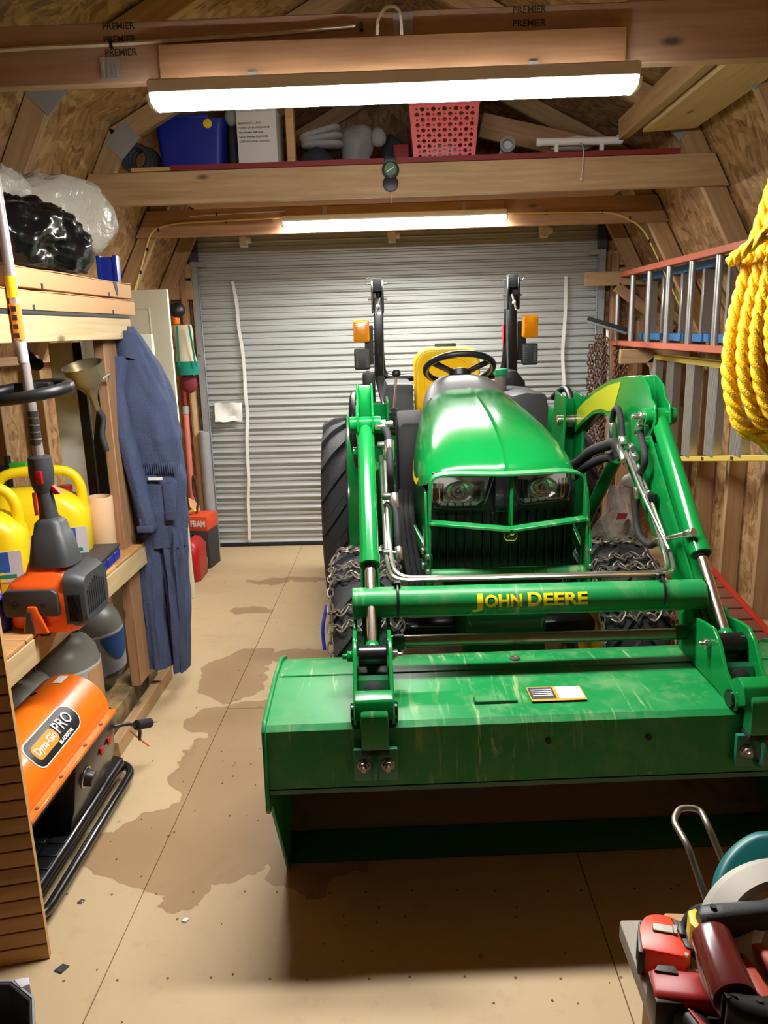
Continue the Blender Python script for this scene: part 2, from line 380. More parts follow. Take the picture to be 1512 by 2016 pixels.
def clone(o, X, parent, keep=True):
    """copy one object (sharing its mesh) to world matrix X"""
    q = o.copy(); COL.objects.link(q); q.parent = parent; q.matrix_basis = X; WM[q.name] = X.copy()
    q.matrix_parent_inverse = WM[parent.name].inverted() if parent is not None else Matrix.Identity(4)
    return q
def dup(root, D, label=None, group=None):
    """copy a thing with its parts and sub-parts, moved by matrix D (world)"""
    def rec(o, par):
        q = clone(o, D @ WM[o.name], par)
        for ch in list(o.children):
            rec(ch, q)
        return q
    r = rec(root, None)
    if label: r['label'] = label
    if group: r['group'] = group
    return r
def beam(name, p0, p1, w, h, m, parent=None, up=(0, 0, 1), bev=.003):
    """straight member, local X along its length: w across, h along 'up'"""
    p0, p1, up = Vector(p0), Vector(p1), Vector(up); d = p1 - p0; L = d.length; d.normalize()
    sd = d.cross(up).normalized(); u2 = sd.cross(d); q = (p0 + p1) / 2
    X = Matrix(((d.x, sd.x, u2.x, q.x), (d.y, sd.y, u2.y, q.y), (d.z, sd.z, u2.z, q.z), (0, 0, 0, 1)))
    b = MB().bb(-L / 2, L / 2, -w / 2, w / 2, -h / 2, h / 2)
    return b.build(name, m, parent, bev, 1, X=X)
def spl(pts, n=6, closed=False):
    P = [Vector(p) for p in pts]; N = len(P); out = []
    for i in range(N if closed else N - 1):
        a = P[(i - 1) % N] if closed or i > 0 else P[0] * 2 - P[1]; b = P[i]; c_ = P[(i + 1) % N]
        d = P[(i + 2) % N] if closed or i + 2 < N else P[-1] * 2 - P[-2]
        for k in range(n):
            t = k / n; out.append(.5 * ((2 * b) + (c_ - a) * t + (2 * a - 5 * b + 4 * c_ - d) * t * t + (3 * b - 3 * c_ + d - a) * t ** 3))
    if not closed: out.append(P[-1])
    return out
def rpath(pts, r, n=5):
    """polyline with rounded corners"""
    P = [Vector(p) for p in pts]; out = [P[0]]
    for i in range(1, len(P) - 1):
        a = (P[i - 1] - P[i]); b = (P[i + 1] - P[i]); q = min(r, a.length * .45, b.length * .45)
        A = P[i] + a.normalized() * q; B = P[i] + b.normalized() * q
        for k in range(n + 1):
            t = k / n; out.append(A * (1 - t) ** 2 + P[i] * 2 * t * (1 - t) + B * t * t)
    return out + [P[-1]]
def rrect(w, h, r, n=4, cx=0, cy=0):
    out = []
    for sx, sy, a0 in ((1, 1, 0), (-1, 1, 90), (-1, -1, 180), (1, -1, 270)):
        for k in range(n + 1):
            a = R(a0 + 90 * k / n); out.append((cx + sx * (w / 2 - r) + r * math.cos(a), cy + sy * (h / 2 - r) + r * math.sin(a)))
    return out
def text(name, s, size, m, X, parent, depth=.0006, bold=0.0, sx=1.0, bend=None, align='CENTER', kern=1.0, fit=None):
    cu = bpy.data.curves.new('lettering', 'FONT'); cu.body = s; cu.size = size; cu.align_x = align; cu.align_y = 'CENTER'
    cu.extrude = depth; cu.offset = bold; cu.space_character = kern; cu.resolution_u = 3
    o = bpy.data.objects.new('lettering_tmp', cu); COL.objects.link(o)
    dg = bpy.context.evaluated_depsgraph_get(); me = bpy.data.meshes.new_from_object(o.evaluated_get(dg))
    bpy.data.objects.remove(o); bpy.data.curves.remove(cu); me.name = name
    if bend:
        bm = bmesh.new(); bm.from_mesh(me); hs_ = [v.co.y for v in bm.verts]; y0, y1 = min(hs_), max(hs_)
        for k in range(1, 12):
            bmesh.ops.bisect_plane(bm, geom=bm.verts[:] + bm.edges[:] + bm.faces[:], plane_co=(0, y0 + (y1 - y0) * k / 12, 0), plane_no=(0, 1, 0))
        bmesh.ops.triangulate(bm, faces=bm.faces[:]); bm.to_mesh(me); bm.free()
    if fit:
        xs = [v.co.x for v in me.vertices]; sx = fit / (max(xs) - min(xs)); x0 = min(xs) if align == 'LEFT' else 0
        for v in me.vertices: v.co.x -= x0
    for v in me.vertices:
        v.co.x *= sx
        if bend: v.co = Vector(bend(v.co))
    me.materials.clear(); me.materials.append(M[m])
    return link(name, me, parent, X)
def rotm(x=0, y=0, z=0): return Matrix.Rotation(R(z), 4, 'Z') @ Matrix.Rotation(R(y), 4, 'Y') @ Matrix.Rotation(R(x), 4, 'X')
def TR(*p): return Matrix.Translation(Vector(p))
FACE_CAM = rotm(90)      # text plane facing -Y
# ------------------------------------------------------------------ the shed
WX, WY0, WY1, WZ = 1.80, -.45, 5.34, 1.42
KX, KZ, AZ = 1.27, 2.40, 3.06
# floor: sheets with recessed joints
fl = struct(MB().bb(-WX - .1, WX + .1, WY0, WY1 + .6, -.06, -.019).build('floor', 'floor', smooth=False))
for i, (x0, x1) in enumerate(((-1.8, -.748), (-.746, .473), (.475, 1.8))):
    for (y0, y1) in ((-.45, .42), (.422, 2.86), (2.862, 5.34)):
        if x1 - x0 < 1.1 and x0 < 0: y0, y1 = {-.45: (-.45, 1.2), .422: (1.202, 3.64), 2.862: (3.642, 5.34)}[y0]
        MB().bb(x0, x1, y0, y1, -.019, 0).build('floor_sheet', 'floor', fl, .0012, 1)
# walls
wl = struct(MB().bb(-WX - .02, -WX, WY0, WY1, 0, WZ).build('wall_left', 'osb', smooth=False))
wr = struct(MB().bb(WX, WX + .02, WY0, WY1, 0, WZ).build('wall_right', 'osb', smooth=False))
prof = [(-WX, 0), (-WX, WZ), (-KX, KZ), (0, AZ), (KX, KZ), (WX, WZ), (WX, 0)]
wf = struct(MB().prism([(-WX, 0), (-WX, WZ), (-KX, KZ), (0, AZ), (KX, KZ), (WX, WZ), (WX, 0), (1.25, 0), (1.25, 2.15), (-1.25, 2.15), (-1.25, 0)], 'y', WY0 - .02, WY0).build('unseen_wall_front', 'osb', smooth=False))  # unseen wall behind the camera, doorway opening sized to cut bounce light
wb = MB()
wb.prism([(-WX, 0), (-WX, WZ), (-1.42, 2.12), (-1.37, 2.12), (-1.37, 0)], 'y', WY1, WY1 + .02)
wb.prism([(WX, 0), (WX, WZ), (1.42, 2.12), (1.32, 2.12), (1.32, 0)], 'y', WY1, WY1 + .02)
wb.prism([(-1.42, 2.12), (-KX, KZ), (0, AZ), (KX, KZ), (1.42, 2.12)], 'y', WY1, WY1 + .02)
wb = struct(wb.build('wall_back', 'osb', smooth=False))
for y in [5.25, 4.86, 4.46, 4.06, 3.66, 3.26, 2.86, 2.46, 2.06, 1.66]:
    for sgn, w in ((-1, wl), (1, wr)):
        beam('stud', (sgn * (WX - .045), y, .04), (sgn * (WX - .045), y, WZ - .04), .038, .09, 'pine', w, up=(1, 0, 0))
for sgn, w in ((-1, wl), (1, wr)):
    beam('bottom_plate', (sgn * (WX - .045), 1.0, .02), (sgn * (WX - .045), WY1, .02), .09, .038, 'pine', w)
    beam('top_plate', (sgn * (WX - .045), 1.0, WZ - .02), (sgn * (WX - .045), WY1, WZ - .02), .09, .038, 'pine', w)
for x in (-1.44, -1.60, 1.40, 1.58):
    beam('stud', (x, WY1 - .045, .0), (x, WY1 - .045, 1.93 if abs(x) < 1.5 else 1.5), .09, .038, 'pine_dark', wb, up=(1, 0, 0))
for z, h in ((1.90, .09), (1.78, .12)):
    for sgn in (-1, 1):
        beam('blocking', (sgn * 1.38, WY1 - .06, z), (sgn * (1.50 if z > 1.85 else 1.58), WY1 - .06, z), .038, h, 'pine', wb)
beam('diagonal_brace', (-1.40, WY1 - .07, 2.02), (-1.56, WY1 - .07, 1.74), .038, .07, 'pine', wb, up=(0, 1, 0))
# roof: one sheathing shell with rafters, tie beams and gussets
ce = MB()
for (x0, z0), (x1, z1) in zip(prof[1:-2], prof[2:-1]):
    ce.add([(x0, WY0, z0), (x1, WY0, z1), (x1, WY1 + .02, z1), (x0, WY1 + .02, z0), (x0 * 1.012, WY0, z0 + .02), (x1 * 1.012, WY0, z1 + .02), (x1 * 1.012, WY1 + .02, z1 + .02), (x0 * 1.012, WY1 + .02, z0 + .02)],
           [(0, 1, 2, 3), (4, 5, 6, 7), (0, 1, 5, 4), (2, 3, 7, 6), (0, 3, 7, 4), (1, 2, 6, 5)])
ce = struct(ce.build('ceiling', 'osb', smooth=False))
def truss(y, chord=None, lower=True, gus=True):
    for sgn in (-1, 1):
        n1 = Vector((-.82 * sgn, 0, -.57)) * .05
        a = Vector((sgn * (WX - .02), y, WZ + .02)) + n1; b = Vector((sgn * KX, y, KZ)) + n1
        lo = beam('rafter', a, b, .038, .09, 'pine', ce, up=n1)
        n2 = Vector((-.46 * sgn, 0, -.89)) * .05
        hi = beam('rafter', Vector((sgn * (KX + .01), y, KZ - .01)) + n2, Vector((0, y, AZ - .01)) + n2, .038, .09, 'pine', ce, up=n2)
        if gus:
            g = MB(); q = Vector((sgn * (KX - .055), y - .0215, KZ - .065)); rz = Matrix.Rotation(sgn * R(45), 4, 'Y')
            g.box((0, 0, 0), (.13, .002, .10), TR(*q) @ rz)
            for k in range(6): g.box((-.05 + k * .02, -.0015, 0), (.006, .0014, .09), TR(*q) @ rz)
            g.build('gusset_plate', 'galv', lo)
    if gus:
        g = MB().box((0, y - .0215, AZ - .10), (.10, .002, .16))
        for k in range(5): g.box((-.036 + k * .018, y - .023, AZ - .10), (.006, .0014, .15))
        g.build('gusset_plate', 'galv', ce)
    if chord:
        z0, z1, hw, m = chord
        ht, hb = KX + (KZ - z1) * .541 - .012, KX + (KZ - z0) * .541 - .012
        b = MB().add([(-hb, -.019, z0), (hb, -.019, z0), (hb, .019, z0), (-hb, .019, z0), (-ht, -.019, z1), (ht, -.019, z1), (ht, .019, z1), (-ht, .019, z1)], [(0, 3, 2, 1), (4, 5, 6, 7), (0, 1, 5, 4), (1, 2, 6, 5), (2, 3, 7, 6), (3, 0, 4, 7)])
        return b.build('tie_beam', M[m], ce, .002, 1, X=TR(0, y - .04, 0))
tA = truss(2.22, (2.125, 2.265, 1.36, 'pine_glare'))
truss(2.95)
tB = truss(3.68, (2.06, 2.195, 1.42, 'pine'))
tC = truss(4.52, (2.02, 2.16, 1.47, 'pine_dark'))
truss(5.24); truss(1.45, (2.125, 2.265, 1.36, 'pine_dark')); truss(.7)
# boards that carry the lamps, stamps on the lumber
beam('mounting_board', (-.60, 2.150, 2.145), (.575, 2.150, 2.145), .02, .12, 'pine_dark', ce)
beam('mounting_board', (-.62, 4.449, 2.11), (.57, 4.449, 2.11), .02, .09, 'pine', ce)
for (x, y, z, k) in ((-.70, 2.161, 2.225, 3), (.335, 2.161, 2.225, 3)):
    for i in range(k): text('ink_stamp', 'PREMIER', .022, 'ink', TR(x, y - .0002, z + .03 - i * .03) @ FACE_CAM, tA, bold=.0004, depth=.0002)
for x in (-.73, .02):
    g = MB().box((x, 2.159, 2.16 if x < 0 else 2.21), (.05, .003, .05 if x < 0 else .10))
    for k in range(4): g.box((x - .018 + k * .012, 2.157, 2.16 if x < 0 else 2.21), (.004, .002, .045))
    g.build('gusset_plate', 'galv', tA)
st = MB()
for k in range(7):
    for j in range(7):
        if (k * 5 + j * 3 + k * j) % 3: st.box((-1.345 + k * .006 + .003 * j, 2.928, 2.075 - j * .006 + k * .002), (.005, .001, .005))
# plank laid across the tie beams, loft deck
pk = MB().bb(-.56, .56, -.11, .11, 0, .02).build('plank', 'pine_light', None, .002, 1, X=TR(1.135, 2.96, 2.267) @ rotm(-2.6, 0, 90))
tag(pk, 'wide pale plank resting on the tie beams at upper right', 'plank')
pk2 = MB().bb(-.72, .72, -.02, .02, 0, .085).build('lumber_length', 'pine', None, .002, 1, X=TR(.985, 2.95, 2.268) @ rotm(-2.6, 0, 90))
tag(pk2, 'pine two-by-four lying along the edge of the wide pale plank', 'lumber')
dk = MB().bb(-1.18, 1.22, 3.622, 5.3, 2.197, 2.215).build('loft_deck', 'ply', None, .002, 1)
tag(dk, 'plywood loft shelf with red front edge above the tie beam', 'shelf')
MB().bb(-1.0, 1.22, 3.614, 3.622, 2.196, 2.217).build('edge_strip', 'redtrim', dk)
# ------------------------------------------------------------------ roll-up door
dr = struct(MB().bb(-1.36, 1.31, 5.362, 5.37, 0, 2.1).build('door_1', 'doorslat', smooth=False))
NS = 28; SH = .082
pr = [(.0, 0), (-.004, .004), (-.004, .008), (.010, .012), (.014, .016), (.014, .040), (.006, .044), (.006, .056), (.014, .060), (.014, SH - .006), (.006, SH - .001), (.006, SH)]
sm = MB(); g = [[(x, y, z) for (y, z) in pr] for x in (-1.355, 1.305)]
sm.sheet(g, .002); s0 = None
for i in range(NS):
    X = TR(0, 5.318, .022 + i * SH)
    if s0 is None: s0 = sm.build('slat', 'doorslat', dr, X=X, ang=25)
    else: clone(s0, CF[0] @ X, dr)
MB().bb(-1.355, 1.305, 5.30, 5.33, .004, .024).build('bottom_bar', 'black_matte', dr, .003, 1)
for sgn, x in ((-1, -1.365), (1, 1.315)):
    t_ = MB().bb(x - .028, x + .028, 5.285, 5.295, 0, 2.0).bb(x - .028 if sgn < 0 else x + .022, x - .022 if sgn < 0 else x + .028, 5.285, 5.34, 0, 2.0).bb(x + (.018 if sgn < 0 else -.024), x + (.024 if sgn < 0 else -.018), 5.285, 5.312, 0, 2.0)
    tr = t_.build('door_track', 'galv', dr, .002, 1)
    for z in (.10, .16, .72, 1.36, 1.66, 1.9): MB().cyl((x, 5.276, z), (x, 5.286, z), .010, n=8).build('bolt', 'galv', tr)
    b = MB().prism([(x - .02, 1.98), (x + .03 * -sgn, 1.98), (x + .05 * sgn, 2.10), (x + .02 * sgn, 2.16), (x - .06 * -sgn * -1, 2.1)], 'y', 5.27, 5.28)
    MB().bb(x - .03, x + .03, 5.27, 5.31, 1.96, 2.12).build('drum_bracket', 'dkgrey', dr, .004, 1)
    MB().bb(*sorted((x - sgn * .02, x - sgn * .09)), 5.27, 5.276, 1.925, 1.955).build('door_stop', 'galv', dr, .002, 1)
for x in (-1.01, -.05, .925):
    b = MB().bb(x - .025, x + .025, 5.20, 5.26, 2.035, 2.10).bb(x - .03, x + .03, 5.25, 5.262, 2.07, 2.14).cyl((x + .02, 5.21, 2.075), (x + .05, 5.21, 2.075), .02, n=12)
    b.build('curtain_clip', 'white', dr, .004, 1)
# limp white pull straps, taped paper
for i, (xs, z0, z1) in enumerate((([-1.116, -1.10, -1.092, -1.082, -1.078, -1.076, -1.08, -1.088, -1.095, -1.102, -1.11, -1.118, -1.128], .05, 1.83), ([1.085, 1.082, 1.08, 1.09, 1.085, 1.08, 1.09], .3, 1.80))):
    P = spl([(x + .004 * math.sin(k * 2.3), 5.296 - .008 * (k % 2), z1 + (z0 - z1) * k / (len(xs) - 1)) for k, x in enumerate(xs)], 5)
    o = MB().sheet([[(p.x - .011, p.y, p.z), (p.x + .011, p.y, p.z)] for p in P], .003).build('pull_strap', 'white')
    tag(o, ('long limp white strap hanging on the left of the roll-up door', 'white strap hanging on the right of the roll-up door behind the tractor')[i], 'strap', 'white straps on the roll-up door')
gp = [[(-1.30 + .19 * i / 6, 5.292 - .012 * math.sin(i * 1.1 + j) - (.025 if j == 0 else 0), .905 + .125 * j / 4 + .004 * math.sin(i * 2)) for j in range(5)] for i in range(7)]
o = MB().sheet(gp, .001).build('paper_sheet', 'paper'); tag(o, 'creased white paper taped low on the left side of the roll-up door', 'paper')
# ------------------------------------------------------------------ the two strip lights
def striplight(x0, x1, y0, y1, z0, yb, label):
    t = thing('strip_light', label, 'light', ((x0 + x1) / 2, (y0 + y1) / 2, z0), 0, 'ceiling strip lights')
    h = .020; ym = (y0 + y1) / 2
    MB().bb(x0, x1, y0, y1, z0 + h + .001, z0 + h + .034).build('housing', 'paint_white', t, .004, 1)
    MB().prism([(y0 + .030, z0), (y1 - .030, z0), (y1 - .010, z0 + .006), (y1, z0 + h), (y0, z0 + h), (y0 + .010, z0 + .006)], 'x', x0 + .004, x1 - .004).build('diffuser', 'diffuser', t, .003, 1)
    for x in (x0 + .22, x1 - .22): MB().bb(x - .012, x + .012, ym + .01, yb, z0 + h + .034, z0 + h + .040).bb(x - .012, x + .012, yb - .004, yb, z0 + h + .034, z0 + h + .09).build('hanger', 'galv', t)
    for x in (x0, x1): MB().prism([(y0 + .030, z0 - .001), (y1 - .030, z0 - .001), (y1 - .008, z0 + .005), (y1 + .001, z0 + h), (y0 - .001, z0 + h), (y0 + .008, z0 + .005)], 'x', x - .004, x + .004).build('end_cap', 'paint_white', t)
    return t
striplight(-.584, .564, 1.968, 2.072, 2.022, 2.139, 'long bright strip light across the top of the picture, nearest the camera')
striplight(-.625, .57, 4.33, 4.435, 2.040, 4.438, 'smaller-looking bright strip light on the far beam above the roll-up door')
# ------------------------------------------------------------------ cables
def cable(pts, r, m, label, clips=(), cm='black'):
    P = rpath(pts, .08, 5); t = thing('electrical_cable', label, 'cable', pts[0])
    MB().tube(P, r, 6).build('cable_sheath', m, t)
    for q in clips: MB().box(q, (.008, .012, .018)).build('staple', cm, t)
cable([(-.62, 4.438, 2.10), (-1.25, 4.455, 2.09), (-1.37, 4.457, 2.06), (-1.47, 4.457, 1.80), (-1.58, 4.457, 1.56)], .005, 'cable', 'yellow cable running left from the far strip light and down the rafter', [(-.95, 4.456, 2.095), (-1.33, 4.456, 2.06), (-1.40, 4.456, 1.96), (-1.45, 4.456, 1.84)])
cable([(.57, 4.438, 2.085), (1.16, 4.455, 2.075), (1.32, 4.457, 2.0), (1.46, 4.457, 1.74), (1.56, 4.457, 1.55)], .005, 'cable', 'yellow cable running right from the far strip light and down the rafter', [(.80, 4.456, 2.083), (1.1, 4.456, 2.078), (1.25, 4.456, 2.04), (1.36, 4.456, 1.92), (1.42, 4.456, 1.82)])
cable([(-1.3, 2.155, 2.215), (-1.03, 2.155, 2.208), (-.9, 2.155, 2.212), (-.72, 2.155, 2.212), (-.3, 2.155, 2.222), (-.1, 2.155, 2.232)], .005, 'wcable', 'white cable stapled along the near beam at upper left', [(-1.02, 2.155, 2.21), (-.72, 2.155, 2.212), (-.085, 2.155, 2.23)])
cable([(-1.15, 4.46, 2.125), (-1.0, 4.46, 2.13), (-.3, 4.455, 2.14), (.0, 4.455, 2.14)], .004, 'wcable', 'thin cable along the far beam behind the middle beam', [(-1.0, 4.458, 2.13), (-.6, 4.457, 2.137)])
o = MB().tube(spl([(-.045, 2.14, 2.205), (-.04, 2.13, 2.24), (-.015, 2.125, 2.262), (.012, 2.13, 2.252), (.016, 2.145, 2.20), (.014, 2.154, 2.13)], 6), .004, 6).build('wire_hook', 'white')
tag(o, 'white wire hook on the near beam above the strip light', 'hook')
# ------------------------------------------------------------------ tractor with front loader (own frame: x right, y back, z up)
ta = math.atan(.047); TM = TR(.371, 1.67, 0) @ Matrix.Rotation(ta, 4, 'Z')
CF[0] = TM
T = thing('tractor', 'green compact tractor with yellow seat, front loader and chained front tyres', 'tractor', (0, 1.7, 0))
def P_(b, name, m, bev=0, parent=None, seg=2, **k): return b.build(name, m, parent or T, bev, seg, **k)
def chain_links(b, pts, w, r, n=6, m=4):
    P = [Vector(p) for p in pts]
    for i in range(len(P) - 1):
        q = (P[i] + P[i + 1]) / 2; d = P[i + 1] - P[i]; L = d.length * .66; d.normalize(); a, e = frame(d)
        if i % 2: a = e
        ring = []
        for k in range(n * 2):
            t = 2 * PI * k / (n * 2); ring.append(q + d * (L * math.cos(t)) + a * (w * math.sin(t)))
        b.tube(ring, r, m, True)
    return b
def resample(pts, step):
    P = [Vector(p) for p in pts]; out = [P[0]]; acc = 0
    for i in range(len(P) - 1):
        a, b2 = P[i], P[i + 1]; L = (b2 - a).length; t = step - acc
        while t < L: out.append(a.lerp(b2, t / L)); t += step
        acc = L - (t - step)
    return out
# --- bucket
BW = .712
bprof = [(.02, .436), (-.013, .431), (-.002, .575), (.012, .586), (.26, .592), (.38, .580), (.47, .55), (.55, .48), (.60, .40), (.622, .30), (.60, .20), (.54, .135)]
bk = MB().sheet([[(x, y, z) for y, z in bprof] for x in (-BW, -.3, .1, .4, BW)], .008)
BK = P_(bk, 'bucket', 'jdgreen_worn', ang=30)
P_(MB().prism([(.025, .434), (-.014, .428), (-.012, .415), (.03, .421)], 'x', -BW, BW), 'lip_flange', 'jdgreen_dark', parent=BK)
inn = [(.02, .444), (.015, .57), (.26, .580), (.38, .568), (.46, .54), (.54, .47), (.588, .39), (.608, .30), (.588, .21), (.53, .147), (.33, .056)]
P_(MB().sheet([[(x, y, z) for y, z in inn][::-1] for x in (-BW + .01, BW - .01)], .004), 'bucket_lining', 'worn_metal', parent=BK, ang=30)
P_(MB().prism([(.54, .135), (.345, .045), (.333, .058), (.53, .148)], 'x', -BW, BW), 'bucket_floor', 'worn_metal', parent=BK)
P_(MB().prism([(.27, .006), (.262, .016), (.335, .066), (.36, .052)], 'x', -BW - .005, BW + .005), 'cutting_edge', 'jdgreen_dark', .003, BK)
cheek = [(-.022, .40), (-.03, .385), (-.02, .37), (.03, .36), (.255, .004), (.30, .004), (.56, .13), (.612, .19), (.634, .30), (.61, .41), (.56, .49), (.475, .56), (.385, .592), (.262, .604), (.01, .598), (-.012, .58)]
for sgn in (-1, 1):
    P_(MB().prism(cheek, 'x', sgn * BW, sgn * (BW + .01)), 'side_plate', 'jdgreen_worn', .002, BK, 1)
    P_(MB().cyl((sgn * (BW - .0), .04, .545), (sgn * (BW + .014), .04, .545), .018, n=14), 'side_boss', 'jdgreen_worn', .002, BK, 1)
wl_ = P_(MB().box((0, .106, .5925), (.137, .075, .0012), Matrix.Identity(4)), 'warning_label', 'orange_ink', parent=BK)
P_(MB().box((-.035, .110, .5934), (.062, .060, .0008)), 'label_print', 'dark_carton', parent=BK)
P_(MB().box((.034, .125, .5934), (.062, .032, .0008)), 'label_print', 'paper', parent=BK)
P_(MB().box((.034, .092, .5934), (.062, .030, .0008)), 'label_print', 'paper', parent=BK)
for k in range(4): P_(MB().box((-.035, .126 - k * .010, .5942), (.05, .0035, .0005)), 'label_line', 'whiteink', parent=BK)
P_(MB().box((-.155, .076, .592), (.105, .005, .004)).box((-.207, .088, .592), (.004, .028, .004)), 'weld_tab', 'jdgreen_dark', parent=BK)
P_(MB().box((0, .262, .592), (BW * 1.99, .008, .006)), 'weld_seam', 'jdgreen_worn', .002, BK, 1)
P_(MB().torus((-.06, .335, .588), .011, .004, n=14, m=6).cyl((-.06, .335, .58), (-.06, .335, .59), .008, n=10), 'grommet', 'rodsteel', parent=BK)
for x in (-.045, .195):
    P_(MB().cyl((x, -.010, .528), (x, -.0075, .528), .007, n=12), 'bolt_hole', 'black_matte', parent=BK)
# --- loader arms, links, cylinders
KNEE = [(.735, 1.30), (.80, 1.327), (.98, 1.312), (1.13, 1.288), (1.28, 1.25), (1.42, 1.205), (1.56, 1.15), (1.60, 1.10), (1.56, 1.045), (1.44, 1.10), (1.30, 1.15), (1.18, 1.168), (1.10, 1.155), (1.03, 1.10), (.827, .975), (.626, .854), (.431, .74), (.40, .655), (.335, .605), (.255, .61), (.215, .665), (.235, .715), (.70, 1.15), (.66, 1.19), (.672, 1.245), (.71, 1.262)]
CORE = [(.80, 1.322), (.98, 1.307), (1.28, 1.245), (1.56, 1.145), (1.55, 1.05), (1.30, 1.155), (1.10, 1.160), (1.03, 1.105), (.43, .745), (.39, .66), (.33, .61), (.26, .615), (.225, .665), (.245, .72), (.745, 1.16), (.775, 1.26)]
def hexbolt(p, ax, r, h): 
    p = Vector(p); ax = Vector(ax); return MB().cyl(p, p + ax * h, r, n=6)
for sgn, ax in ((-1, -.456), (1, .448)):
    arm = MB().prism(CORE, 'x', ax - .019, ax + .019)
    A = P_(arm, 'loader_arm', 'jdgreen', .004)
    for s2 in (-1, 1): P_(MB().prism(KNEE, 'x', ax + s2 * .019, ax + s2 * .026), 'arm_plate', 'jdgreen', .002, A, 1)
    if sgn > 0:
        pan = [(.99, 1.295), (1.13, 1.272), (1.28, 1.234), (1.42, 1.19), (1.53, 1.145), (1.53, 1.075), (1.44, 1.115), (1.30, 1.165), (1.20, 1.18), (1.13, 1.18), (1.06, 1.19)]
        P_(MB().prism(pan, 'x', ax - .0275, ax - .026), 'boom_reflection', mat('yellow_green_reflection', c(176, 188, 40), .3, 0, .06, 6, coat=.4), parent=A)  # yellow reflection in the glossy boom paint, laid on as a coloured panel
    # cylinder: barrel, collar, rod, pins
    top, mid, low = Vector((ax, .705, 1.205)), Vector((ax, .345, .872)), Vector((ax, .152, .692)); d = (low - top).normalized()
    cyl = P_(MB().cyl(top + d * .01, mid, .0255, n=24).cyl(mid - d * .03, mid + d * .004, .029, n=24).cyl(top - d * .02, top + d * .012, .020, .0255, n=24), 'cylinder_barrel', 'jdgreen', .002, seg=1)
    P_(MB().cyl(mid, mid + d * .012, .024, .018, n=20), 'rod_seal', 'black_matte', parent=cyl)
    P_(MB().cyl(mid, low, .0135, n=20), 'cylinder_rod', 'chrome', parent=cyl)
    P_(MB().cyl(low - d * .035, low - d * .018, .016, .022, n=16), 'rod_collar', 'jdgreen', .002, parent=cyl)
    P_(MB().cyl((ax - .036, .152, .692), (ax + .036, .152, .692), .027, n=24), 'rod_bushing', 'black_gloss', .003, cyl)
    P_(MB().cyl((ax - .048, .70, 1.208), (ax + .048, .70, 1.208), .026, n=20), 'pivot_boss', 'jdgreen', .004, A)
    P_(MB().cyl((ax - .042, .72, 1.12), (ax - .026, .72, 1.12), .018, n=16), 'pivot_boss', 'jdgreen', .003, A)
    q = -1 if sgn > 0 else 1
    P_(hexbolt((ax + q * .048, .70, 1.208), (q, 0, 0), .016, .014).cyl((ax + q * .06, .70, 1.208), (ax + q * .085, .70, 1.208), .009, n=10), 'pivot_bolt', 'steel', .001, A, 1)
    # bucket link plates either side of the rod end
    link_p = [(.335, .60), (.335, .70), (.30, .735), (.272, .745), (.25, .725), (.19, .735), (.14, .738), (.10, .715), (.06, .66), (.015, .635), (-.01, .61), (-.005, .585), (.03, .575), (.08, .592)]
    for s2 in (-1, 1):
        xx = ax + s2 * .044
        pl = P_(MB().prism(link_p, 'x', xx - .005, xx + .005), 'bucket_link', 'jdgreen', .002, seg=1)
        P_(MB().cyl((xx - .012, .02, .607), (xx + .012, .02, .607), .022, n=18), 'link_bushing', 'black_gloss', .002, pl, 1)
        P_(hexbolt((xx + s2 * .004, .152, .692), (s2, 0, 0), .014, .016).cyl((xx, .152, .692), (xx + s2 * .032, .152, .692), .007, n=10), 'link_bolt', 'steel' if (s2 * sgn < 0) else 'jdgreen', .001, pl, 1)
    P_(MB().prism([(.06, .60), (.09, .655), (.20, .652), (.24, .60)], 'x', ax - .038, ax + .038), 'link_web', 'jdgreen_dark', .003)
    P_(MB().lathe([(.026, 0), (.022, .012), (.004, .018)], (ax, .083, .628), (0, -1, .5), 16), 'link_recess', 'black_matte')
    # hook block folded over the bucket edge, bolted plate with grab hook
    hb = [(.07, .594), (.07, .625), (.03, .652), (-.02, .655), (-.048, .63), (-.052, .585), (-.052, .545), (-.012, .545), (-.012, .592)]
    H = P_(MB().prism(hb, 'x', ax - .032, ax + .032), 'hook_block', 'jdgreen_worn', .006)
    P_(MB().prism([(.035, .60), (.03, .655), (.0, .672), (-.03, .66), (-.045, .62), (-.01, .60)], 'x', ax - .046, ax + .046), 'hook_saddle', 'jdgreen', .005, H)
    P_(MB().box((ax, -.024, .538), (.066, .05, .012)), 'hook_gap_shade', 'black_matte', .002, H)  # black bar painted in for the shaded gap above the hook plate
    gp_ = P_(MB().box((ax, -.026, .497), (.104, .014, .082), ), 'hook_plate', 'teal_plate', .004)
    P_(MB().tube(spl([(ax - .002, -.030, .532), (ax - .002, -.058, .528), (ax - .002, -.066, .50), (ax - .002, -.056, .474), (ax - .002, -.036, .466)], 6), .0075, 8), 'grab_hook', 'teal_plate', parent=gp_)
    for bx in (-.028, .028):
        P_(hexbolt((ax + bx, -.033, .498), (0, -1, 0), .0125, .012).cyl((ax + bx, -.033, .498), (ax + bx, -.036, .498), .016, n=16).cyl((ax + bx, -.045, .498), (ax + bx, -.056, .498), .0075, n=10), 'bolt', 'rodsteel', .001, gp_, 1)
